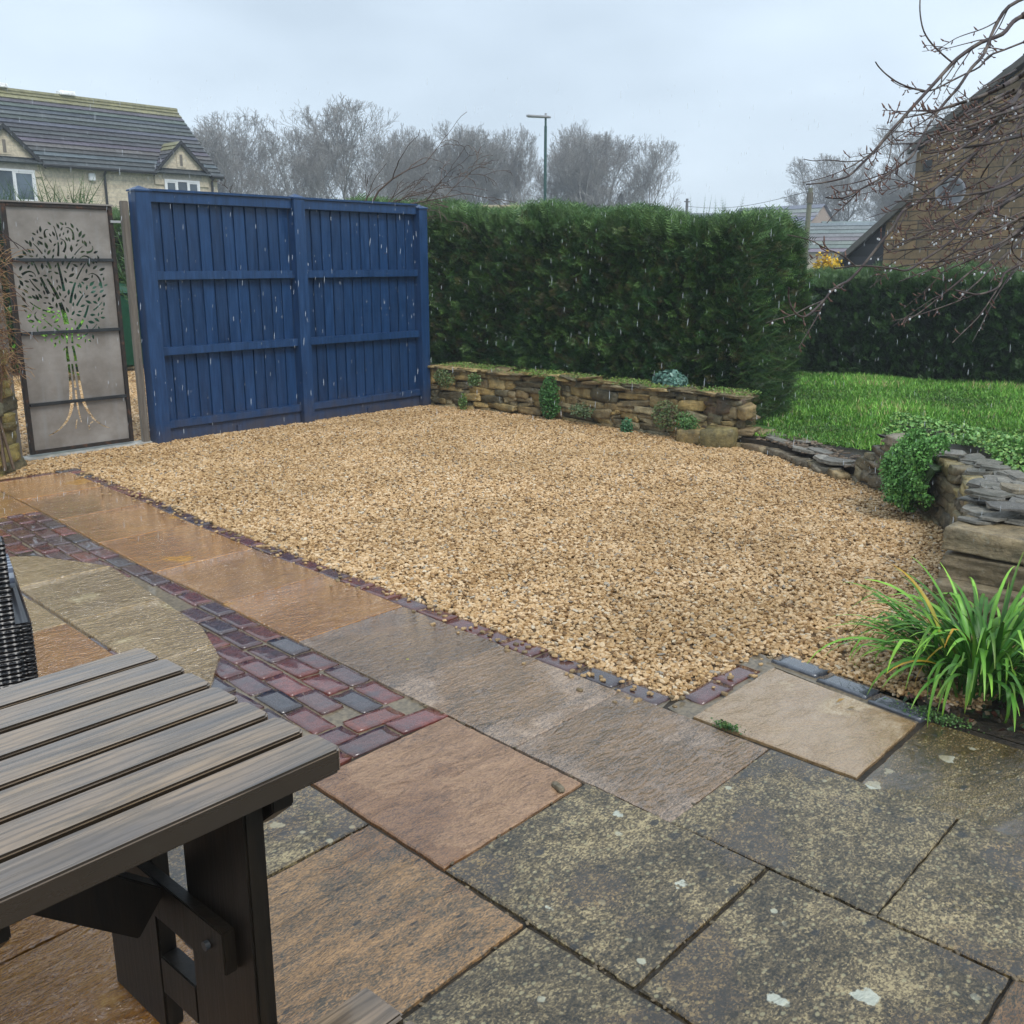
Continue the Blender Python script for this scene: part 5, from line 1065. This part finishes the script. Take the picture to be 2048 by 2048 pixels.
h2 = thing('brown_stone_house', 'old brown stone house with a long low sloping roof at the right edge', 'house', (23.2, 4, 0))
UH = 23.2; sl2 = .742; A_ = (8.90, 4.06); Rg = (3.2, 4.06+5.7*sl2)
b = MB(); b.prism([(UH, 8.86, -.1), (UH, 8.86, 3.95), (UH, Rg[0], Rg[1]-.1), (UH, -2.5, 3.95), (UH, -2.5, -.1)], (8, 0, 0)); adopt(b.build('wall', M_old), h2)
b = MB(); b.prism([(UH+.02, 9.42, -.1), (UH+.02, 9.42, 2.46), (UH+.02, 8.863, 2.95), (UH+.02, 8.863, -.1)], (6, 0, 0)); adopt(b.build('outshut_wall', M_old), h2)
t = Mt('dark weatherboard', .5); wv = t.n('ShaderNodeTexWave', wave_type='BANDS', bands_direction='Z', wave_profile='SAW'); wv.inputs['Scale'].default_value = 1.1; t.l(t.co(), wv.inputs[0]); M_wb = t.set(color=t.ramp(wv.outputs[1], [(0, (.008, .008, .011)), (.9, (.03, .03, .038))]), normal=t.bump(wv.outputs[1], .6, .03))
b = MB(); b.prism([(UH+.06, 10.9, -.1), (UH+.06, 10.9, 1.16), (UH+.06, 9.423, 2.44), (UH+.06, 9.423, -.1)], (5, 0, 0)); adopt(b.build('timber_store', M_wb), h2)
b = MB(); roof_courses(b, (UH-.15, 8.98, 4.06-.02), (UH+8, 8.98, 4.06-.02), (UH-.15, Rg[0], Rg[1]+.04), (UH+8, Rg[0], Rg[1]+.04), 16, .06, ((.07, .06, .045), (.10, .085, .06)), False)
roof_courses(b, (UH-.15, -2.6, 4.0), (UH+8, -2.6, 4.0), (UH-.15, Rg[0], Rg[1]+.04), (UH+8, Rg[0], Rg[1]+.04), 8, .06, ((.07, .06, .045), (.10, .085, .06)), False)
adopt(b.build('roof', M_tile), h2); b = MB()
roof_courses(b, (UH-.12, 11.1, 1.02), (UH+6, 11.1, 1.02), (UH-.12, 8.88, 3.02), (UH+6, 8.88, 3.02), 7, .06, ((.07, .06, .045), (.10, .085, .06)), False); adopt(b.build('outshut_roof', M_tile), h2)
b = MB(); M_verge = plain('grey brown verge', (.09, .085, .075), .6)
b.prism([(UH-.16, 9.02, 3.92), (UH-.16, 9.02, 4.06), (UH-.16, Rg[0], Rg[1]+.08), (UH-.16, Rg[0], Rg[1]-.10)], (.14, 0, 0)); b.prism([(UH-.13, 11.15, .93), (UH-.13, 11.15, 1.07), (UH-.13, 8.89, 3.10), (UH-.13, 8.89, 2.92)], (.12, 0, 0)); adopt(b.build('verge', M_verge), h2)
b = MB(); b.box(UH+.3, UH+1.2, 6.2, 6.95, 4.5, 7.6); b.box(UH+.25, UH+1.25, 6.15, 7.0, 7.601, 7.75); adopt(b.build('chimney', M_old), h2)
b = MB(); b.box(UH-.03, UH-.003, 8.5, 8.68, 3.55, 3.78); adopt(b.build('wall_vent', M_gutter), h2)
ds = MB(); M_dish = plain('grey dish', (.30, .32, .36), .4, .06); seg = 20
rings = []
for i in range(5):
    r_ = .31*i/4; rings.append([ds.bm.verts.new((-.06-(.31**2-r_**2)*-.8*0+ -.35*r_**2, r_*math.cos(a), r_*math.sin(a))) for a in [2*math.pi*j/seg for j in range(seg)]] if i else [ds.bm.verts.new((-.0, 0, 0))])
for j in range(seg): ds.bm.faces.new([rings[0][0], rings[1][j], rings[1][(j+1) % seg]])
for A, B in zip(rings[1:], rings[2:]):
    for j in range(seg): ds.bm.faces.new([A[j], B[j], B[(j+1) % seg], A[(j+1) % seg]])
bmesh.ops.solidify(ds.bm, geom=ds.bm.faces[:], thickness=.012)
o = ds.build('dish', M_dish, None, smooth=True); dth = thing('satellite_dish', 'round grey satellite dish on the brown stone gable wall', 'satellite dish', (UH-.30, 7.93, 3.08), 0); o.parent = dth; o.rotation_euler = (0, R(-8), R(12))
b = MB(); b.bar((0.01, 0, 0), (.296, 0, -.12), .04, .04); b.bar((0, -.02, -.25), (-.34, -.02, -.10), .02, .02); b.box(-.38, -.32, -.06, .02, -.12, -.05); b.build('bracket', M_gutter, dth)

# garage roof past the hedge
gx = FW*27+RT*(-.75); gth = thing('garage', 'low garage with a mossy tiled roof just showing over the tall hedge', 'garage', (gx.x, gx.y, 0), TH-R(90)-R(4))
b = MB(); b.prism([(-2.0, -2, 0), (-2.0, -2, 2.1), (-2.0, 0, 2.86), (-2.0, 2, 2.1), (-2.0, 2, 0)], (3.8, 0, 0)); b.build('wall', M_cots, gth)
b = MB(); roof_courses(b, (-2.1, -2.2, 2.06), (1.9, -2.2, 2.06), (-2.1, 0, 2.98), (1.9, 0, 2.98), 9, .05, ((.20, .17, .12), (.15, .13, .10))); roof_courses(b, (-2.1, 2.2, 2.06), (1.9, 2.2, 2.06), (-2.1, 0, 2.98), (1.9, 0, 2.98), 5, .05); b.tube([(-2.1, 0, 2.98), (1.9, 0, 2.98)], .07, 8, (.30, .25, .15)); b.build('roof', M_tile, gth)
b = MB(); b.box(-1.6, .9, -2.05, -2.003, 0, 1.95); b.build('garage_door', M_white, gth)
# far hazy houses
def far_house(px, dist, w_, d_, eh, rh_, rz, label, wallm, roofc, gab=0):
    p = FW*dist+RT*((px-1024)/1961*dist/math.cos(PITCH)*.985); th = thing('distant_house', label, 'house', (p.x, p.y, 0), TH-R(90)+rz, 'distant houses in the haze')
    b = MB(); b.prism([(-w_/2, -d_/2, 0), (-w_/2, -d_/2, eh), (-w_/2, 0, rh_), (-w_/2, d_/2, eh), (-w_/2, d_/2, 0)], (w_, 0, 0)); b.build('wall', wallm, th)
    b = MB(); k = (rh_-eh)/(d_/2)
    for s in (-1, 1): roof_courses(b, (-w_/2-.2, s*(d_/2+.3), eh-.3*k+.1), (w_/2+.2, s*(d_/2+.3), eh-.3*k+.1), (-w_/2-.2, 0, rh_+.1), (w_/2+.2, 0, rh_+.1), 8, .06, (roofc, roofc), False)
    b.build('roof', M_tile, th)
    for i in range(gab):
        x = -w_/2+w_*(i+.5)/gab; b = MB(); b.prism([(x-1.5, -d_/2-.4, eh-1.2), (x+1.5, -d_/2-.4, eh-1.2), (x+1.5, -d_/2-.4, eh+.2), (x, -d_/2-.4, rh_-.5), (x-1.5, -d_/2-.4, eh+.2)], (0, d_/2, 0)); b.build('gable', wallm, th)
    for i in range(max(2, gab)):
        x = -w_/2+w_*(i+.5)/max(2, gab); b = MB(); b.box(x-.6, x+.6, -d_/2-.46 if gab else -d_/2-.05, -d_/2-.41 if gab else -d_/2-.01, eh-2.1, eh-.8); b.build('window', M_glass, th)
    return th
M_fw = plain('cream far wall', (.55, .47, .36), .8); M_fw2 = plain('brown far wall', (.36, .28, .22), .8)
far_house(1675, 74, 7, 5, 2.4, 4.3, R(-25), 'cream gabled house in the haze left of the timber store', M_fw, (.16, .165, .18), 0)
far_house(1722, 80, 9, 6, 2.6, 4.6, 0, 'white twin gabled house in the haze nearest the brown house roof', M_fw, (.15, .16, .18), 2)
far_house(1640, 88, 6, 6, 3.0, 4.9, R(40), 'brown hazy house behind the lone bare tree', M_fw2, (.15, .16, .18), 0)
far_house(1425, 95, 14, 7, 3.4, 5.9, R(12), 'slate roofed house just above the right part of the tall hedge', M_fw2, (.14, .15, .19), 0)
far_house(1530, 85, 8, 6, 3.6, 6.0, R(-50), 'hazy grey roof beside the utility pole', M_fw2, (.17, .18, .21), 0)

# street lamp
lx = FW*33+RT*((1086-1024)/1961*33/math.cos(PITCH)*.985); lamp = thing('street_lamp', 'tall dark green street lamp with a flat horizontal head', 'street lamp', (lx.x, lx.y, 0), math.atan2(-RT.y, -RT.x))
M_lampm = plain('dark green post', (.02, .075, .065), .4); M_grey = plain('lamp grey', (.35, .35, .36), .4)
b = MB(); b.tube([(0, 0, 0), (0, 0, 1.3)], .085, 12); b.tube([(0, 0, 1.3), (0, 0, 5.75)], [.055, .045], 12); b.tube([(0, 0, 5.75), (0, 0, 5.98)], .035, 10); b.build('post', M_lampm, lamp)
b = MB(); b.prism([(-.10, -.09, 5.99), (.55, -.13, 6.02), (.62, 0, 6.03), (.55, .13, 6.02), (-.10, .09, 5.99), (-.18, 0, 5.98)], (0, 0, .06)); b.build('lamp_head', M_grey, lamp, bevel=.015)
b = MB(); b.tube([(.0, 0, 6.05), (.0, 0, 6.13)], .035, 10); b.build('photocell', M_grey, lamp)
# utility pole and wire
up_ = FW*45+RT*((1581-1024)/1961*45/math.cos(PITCH)*.985); pole = thing('utility_pole', 'leaning mossy wooden utility pole in the haze beyond the hedge', 'utility pole', (up_.x, up_.y, 0), 0); pole.rotation_euler = (0, R(1.5), 0)
b = MB(); b.tube([(0, 0, 0), (0, 0, 4.75)], [.14, .10], 10, (.15, .15, .09)); b.build('pole', M_bark, pole); b = MB(); b.tube([(0, 0, 4.1), (0, 0, 4.55)], .15, 8, (.12, .10, .07)); b.build('collar', M_bark, pole)
u2 = FW*70+RT*((1353-1024)/1961*70/math.cos(PITCH)*.985); po2 = thing('distant_pole', 'thin distant pole just above the right half of the tall hedge', 'utility pole', (u2.x, u2.y, 0)); b = MB(); b.tube([(0, 0, 0), (0, 0, 5.8)], [.14, .09], 8, (.12, .12, .12)); b.build('pole', M_bark, po2); b = MB(); b.tube([(-.3, 0, 5.6), (.3, 0, 5.6)], .04, 6, (.1, .1, .1)); b.build('crossarm', M_bark, po2)
b = MB(); A = Vector((u2.x, u2.y, 5.3)); B = Vector((up_.x, up_.y, 4.6)); b.tube([A.lerp(B, i/12)+Vector((0, 0, -.9*math.sin(math.pi*i/12)*.4)) for i in range(13)], .012, 5, (.05, .05, .05)); o = b.build('overhead_wire', M_bark); tag(o, 'thin overhead wire between the two poles', 'wire')

# ------------------------------------------------------------------ drooping tree at the right
dt = thing('drooping_tree', 'bare drooping tree branches with hanging water drops at the upper right', 'tree', (5.9, -1.35, 0)); OFF = Vector(dt.location)
Z3 = lambda x, y: (1450+x*.3106, y*.3106)
mains = [  # (points in the picture, start depth, end depth, radius)
 ([(1921, 100), (1855, 140), (1785, 220), (1645, 275), (1505, 370), (1425, 450), (1345, 540), (1235, 660), (1135, 770), (1045, 870), (955, 980), (875, 1060), (800, 1130), (720, 1158), (620, 1178), (525, 1188)], 2.9, 2.5, .011),
 ([(2000, -40), (1830, 40), (1735, 180), (1665, 350), (1585, 440), (1505, 560), (1425, 650), (1355, 740), (1285, 850), (1245, 930), (1200, 1010), (1100, 1085), (1000, 1150), (870, 1220), (760, 1275), (650, 1272)], 2.6, 2.3, .008),
 ([(2000, 480), (1900, 600), (1805, 700), (1720, 830), (1640, 950), (1560, 1060), (1480, 1160), (1390, 1250), (1300, 1330)], 2.7, 2.4, .008),
 ([(2050, 800), (1926, 960), (1805, 1090), (1705, 1240), (1665, 1320), (1565, 1420), (1445, 1560), (1285, 1670), (1175, 1740), (1085, 1730), (915, 1712), (805, 1715), (705, 1730)], 2.6, 2.2, .007),
 ([(1700, 900), (1500, 1090), (1400, 1170), (1240, 1300), (1145, 1360), (1085, 1460), (1005, 1560), (905, 1690), (805, 1800), (740, 1835), (690, 1870), (640, 1930), (560, 2010), (500, 2040), (440, 2000), (410, 1920), (412, 1850)], 2.5, 2.0, .007),
 ([(1926, 270), (1800, 320), (1700, 360), (1640, 430), (1540, 480), (1440, 530), (1350, 575), (1270, 585), (1130, 540), (1040, 480), (990, 430), (970, 400)], 2.8, 2.7, .005),
 ([(1460, 400), (1400, 350), (1330, 280), (1280, 200), (1258, 100), (1256, 0), (1270, -120)], 2.8, 2.7, .004),
 ([(2000, 1650), (1926, 1690), (1800, 1760), (1760, 1850), (1640, 1895), (1560, 1885), (1480, 1868)], 2.4, 2.2, .006),
 ([(2050, 1380), (1926, 1420), (1820, 1400), (1730, 1370)], 2.4, 2.3, .007),
 ([(2100, 560), (1926, 720), (1800, 740), (1700, 790), (1560, 830), (1400, 870), (1290, 915), (1180, 925), (1060, 927)], 2.9, 2.6, .006)]
segs = []; segc = []; drops = []; r = random.Random(21)
def run(pts3, r0, r1, spur=.6, lvl=0):
    # smooth the polyline
    sm = []
    for i in range(len(pts3)-1):
        for k in range(3):
            t_ = k/3; p0, p1, p2, p3 = pts3[max(0, i-1)], pts3[i], pts3[i+1], pts3[min(len(pts3)-1, i+2)]
            sm.append(.5*((2*p1)+(p2-p0)*t_+(2*p0-5*p1+4*p2-p3)*t_**2+(3*p1-p0-3*p2+p3)*t_**3))
    sm.append(pts3[-1]); n = len(sm)-1
    for i in range(n):
        a = r0+(r1-r0)*i/n; b_ = r0+(r1-r0)*(i+1)/n; segs.append((*(sm[i]-OFF), *(sm[i+1]-OFF), a, b_)); c = (.05, .032, .03) if r.random() < .6 else (.10, .075, .06); k_ = r.uniform(.6, 1.3); segc.append([q*k_ for q in c])
        d = (sm[i+1]-sm[i]).normalized()
        if r.random() < spur*.32:
            sd_ = (d.cross(fwd)*r.choice((-1, 1))+d*r.uniform(.4, 1.1)+Vector((r.gauss(0, .3), r.gauss(0, .3), r.gauss(0, .2)))).normalized(); L = r.choice((.006, .010, .016)) ; q = sm[i]+sd_*L
            segs.append((*(sm[i]-OFF), *(q-OFF), .0014, .0012)); segc.append((.10, .05, .045)); segs.append((*(q-OFF), *(q+sd_*.008+Vector((0, 0, .003))-OFF), .0024, .0009)); segc.append((.14, .07, .05))
        if lvl > 0 and r.random() < .055: drops.append(sm[i]+Vector((0, 0, -a-.0035)))
    return sm
def twigs(sm, n, L0, rad, lvl=1):
    for _ in range(n):
        i = r.randrange(2, len(sm)-2); d = (sm[i+1]-sm[i]).normalized(); s = r.choice((-1, 1)); dv = (d*r.uniform(.9, 1.3)+d.cross(fwd)*s*r.uniform(.2, .7)+fwd*r.gauss(0, .3)).normalized(); p = sm[i]; L = L0*r.uniform(.4, 1.2); pts = [p]
        for k in range(6): dv = (dv+Vector((r.gauss(0, .09), r.gauss(0, .09), r.gauss(-.01, .09)))+(-RT*.05)).normalized(); pts.append(pts[-1]+dv*L/6)
        q = run(pts, rad, rad*.5, .5, 1)
        if lvl < 2 and r.random() < .5: twigs(q, 1, L*.5, rad*.7, lvl+1)
for k, (pp, d0, d1, rad) in enumerate(mains):
    pts3 = [P(*Z3(x, y), d0+(d1-d0)*i/(len(pp)-1)+r.gauss(0, .01)) for i, (x, y) in enumerate(pp)]
    sm = run(pts3, rad*.62, .0018, .5, 1 if k in (3, 4, 7, 8) else 0); twigs(sm, (9, 6, 8, 6, 5, 3, 0, 3, 2, 5)[k], (.20, .18, .28, .22, .16, .12, .1, .2, .15, .22)[k], .0019)
# the dense skirt of branches
for i in range(34):
    x = r.uniform(1850, 2150); y = r.uniform(350, 1600); dep = r.uniform(2.1, 3.6); a = R(r.uniform(126, 158)); pts = []; L = r.uniform(500, 1250); n = 9
    for k in range(n): pts.append(P(*Z3(x, y), dep)); a += R(r.gauss(1.6, 5)); x += math.cos(a)*L/n; y += math.sin(a)*L/n*.9; dep += r.gauss(-.02, .03)
    sm = run(pts, r.uniform(.0025, .0065), .0014, .5, 1); twigs(sm, 3, .16, .0015)
V, F = tubes(segs, 6); C = np.repeat(np.array(segc), 12, 0); from_np('branches', V, F, M_bark, dt, C, True)
# trunk and limbs, standing outside the right edge of the picture
b = MB(); tr0 = Vector((0, 0, 0)); crown = P(2330, -260, 3.3)-OFF
b.tube([(0, 0, 0), crown*.35+Vector((0, .05, .1)), crown*.7, crown], [.13, .10, .085, .05], 12, (.14, .10, .075))
for k, (pp, d0, d1, rad) in enumerate(mains):
    if k == 6 or k == 4: continue
    s_ = P(*Z3(*pp[0]), d0)-OFF; mid = (crown*.8+s_)*.5+Vector((0, 0, .12)); b.tube([crown*.85, mid, s_], [.03, .018, rad], 7, (.11, .07, .055))
b.build('trunk', M_bark, dt, smooth=True)
t = Mt('water drop', .02, IOR=1.33); t.b.inputs['Base Color'].default_value = (.95, .97, 1, 1); t.b.inputs['Transmission Weight'].default_value = .55; M_drop = t.m
bm = bmesh.new(); bmesh.ops.create_icosphere(bm, subdivisions=2, radius=1); TV = np.array([v.co for v in bm.verts]); TF = np.array([[v.index for v in f.verts] for f in bm.faces]); bm.free()
P3 = np.array([d-OFF for d in drops]); n = len(P3); V, F, C = scatter(TV, TF, P3, rotmats(n, .01), np.column_stack([np.full(n, .0024), np.full(n, .0024), np.full(n, .0030)]), np.ones((n, 3))); o = from_np('water_drops', V, F, M_drop, dt, C, True); o['kind'] = 'stuff'

# pebbles kicked over the edging
pos = []; half = []; yaw = []; col = []
for i in range(230):
    v = random.uniform(1.9, 7.5); u = 2.90-abs(random.gauss(0, .07)); p = wp(u, v); k = random.uniform(.004, .009); pos.append((p[0], p[1], .003)); half.append((k*1.4, k, k*.6)); yaw.append(random.uniform(0, 3)); col.append(vary((.58, .38, .18), .6, 1.2))
for i in range(22):
    pos.append((random.gauss(3.3, .22), 1.78+abs(random.gauss(0, .05))*random.choice((-1, 1)), .003)); k = random.uniform(.004, .009); half.append((k*1.4, k, k*.6)); yaw.append(random.uniform(0, 3)); col.append(vary((.58, .38, .18), .6, 1.2))
for i in range(160):   # grit and crumbs in the joints
    v = random.uniform(.2, 2.6); p = random.choice(((1.576+random.gauss(0, .006), v), (2.196+wp(0, v)[0]+random.gauss(0, .006), v), (random.uniform(1, 2.8), random.choice((1.053, 1.693, 2.015, 1.37))+random.gauss(0, .006)))); k = random.uniform(.002, .005); pos.append((p[0], p[1], -.004)); half.append((k*1.5, k, k*.7)); yaw.append(random.uniform(0, 3)); col.append(vary((.16, .12, .07), .5, 1.6))
V, F, C = stones(pos, half, yaw, col, 3, .4, .12, .1); o = from_np('stray_pebbles', V, F, M_stone, None, C, True); tag(o, 'stray pebbles and grit scattered on the brick edging and in the joints', 'pebbles', None, 'stuff')
# small litter on the slabs
t = Mt('fallen leaf', .5)
for (px, py, L, w_, c, lab) in ((1690, 1402, .06, .012, (.34, .20, .05), 'curled tan leaf lying on the pale buff slab'), (1712, 1420, .04, .012, (.22, .15, .06), 'small brown leaf near the strap leaved plant on the buff slab'), (818, 1322, .014, .012, (.35, .32, .06), 'tiny yellow leaf on the grey slab beside the gravel')):
    d = CAM_H/(-(fwd.z-up.z*((py-1024)/1961))); g = P(px, py, d); th = R(random.uniform(0, 180)); M3 = np.array(Euler((0, 0, th)).to_matrix())[None]
    V, F, C = scatter(LV, LF, np.array([[g.x, g.y, .010]]), M3, np.array([[w_*1.6, L, L*.6]]), np.array([c])); o = from_np('fallen_leaf', V, F, M_leaf, None, C); tag(o, lab, 'leaf')
V, F, C = stones([(2.12, 1.73, .006)], [(.028, .010, .008)], [1.2], [(.25, .20, .13)], 4, .3, .08); o = from_np('stone_chip', V, F, M_stone, None, C, True); tag(o, 'small stone chip at the corner of the orange slab', 'stone')

# falling rain, drops drawn long to stand for motion streaks
n = 1500; dd = rng.uniform(2.2, 8.5, n)**1.0; px = rng.uniform(-50, 2100, n); py = rng.uniform(150, 1100, n)
P3 = np.array([P(a, b_, d) for a, b_, d in zip(px, py, dd)]); P3 = P3[(P3[:, 2] > .1)]; n = len(P3)
D = np.tile([[.10, .06, 1.0]], (n, 1))+rng.normal(scale=.05, size=(n, 3)); t = Mt('rain_streaks', .3); t.b.inputs['Base Color'].default_value = (.8, .85, .9, 1); t.b.inputs['Alpha'].default_value = .32; M_rain_streaks = t.m
bm = bmesh.new(); bmesh.ops.create_icosphere(bm, subdivisions=1, radius=1); TV = np.array([v.co for v in bm.verts]); TF = np.array([[v.index for v in f.verts] for f in bm.faces]); bm.free()
V, F, C = scatter(TV, TF, P3, align(D), np.column_stack([np.full(n, .0008), np.full(n, .0008), rng.uniform(.006, .013, n)]), np.ones((n, 3))); o = from_np('rain_streaks', V, F, M_rain_streaks, None, C, True); tag(o, 'fine streaks of falling rain across the garden', 'rain_streaks', None, 'stuff')

# ------------------------------------------------------------------ haze
t = bpy.data.materials.new('haze air'); t.use_nodes = True; q = t.node_tree; q.nodes.clear(); oo = N(q, 'ShaderNodeOutputMaterial'); pv = N(q, 'ShaderNodeVolumePrincipled'); pv.inputs['Color'].default_value = (.86, .92, 1, 1); pv.inputs['Density'].default_value = .0026; pv.inputs['Anisotropy'].default_value = .2; q.links.new(pv.outputs[0], oo.inputs['Volume'])
b = MB(); b.box(-60, 190, -80, 200, -1.1, 17); o = b.build('haze', t); tag(o, 'thin pale rain haze over the whole garden and the far trees', 'haze', None, 'stuff')
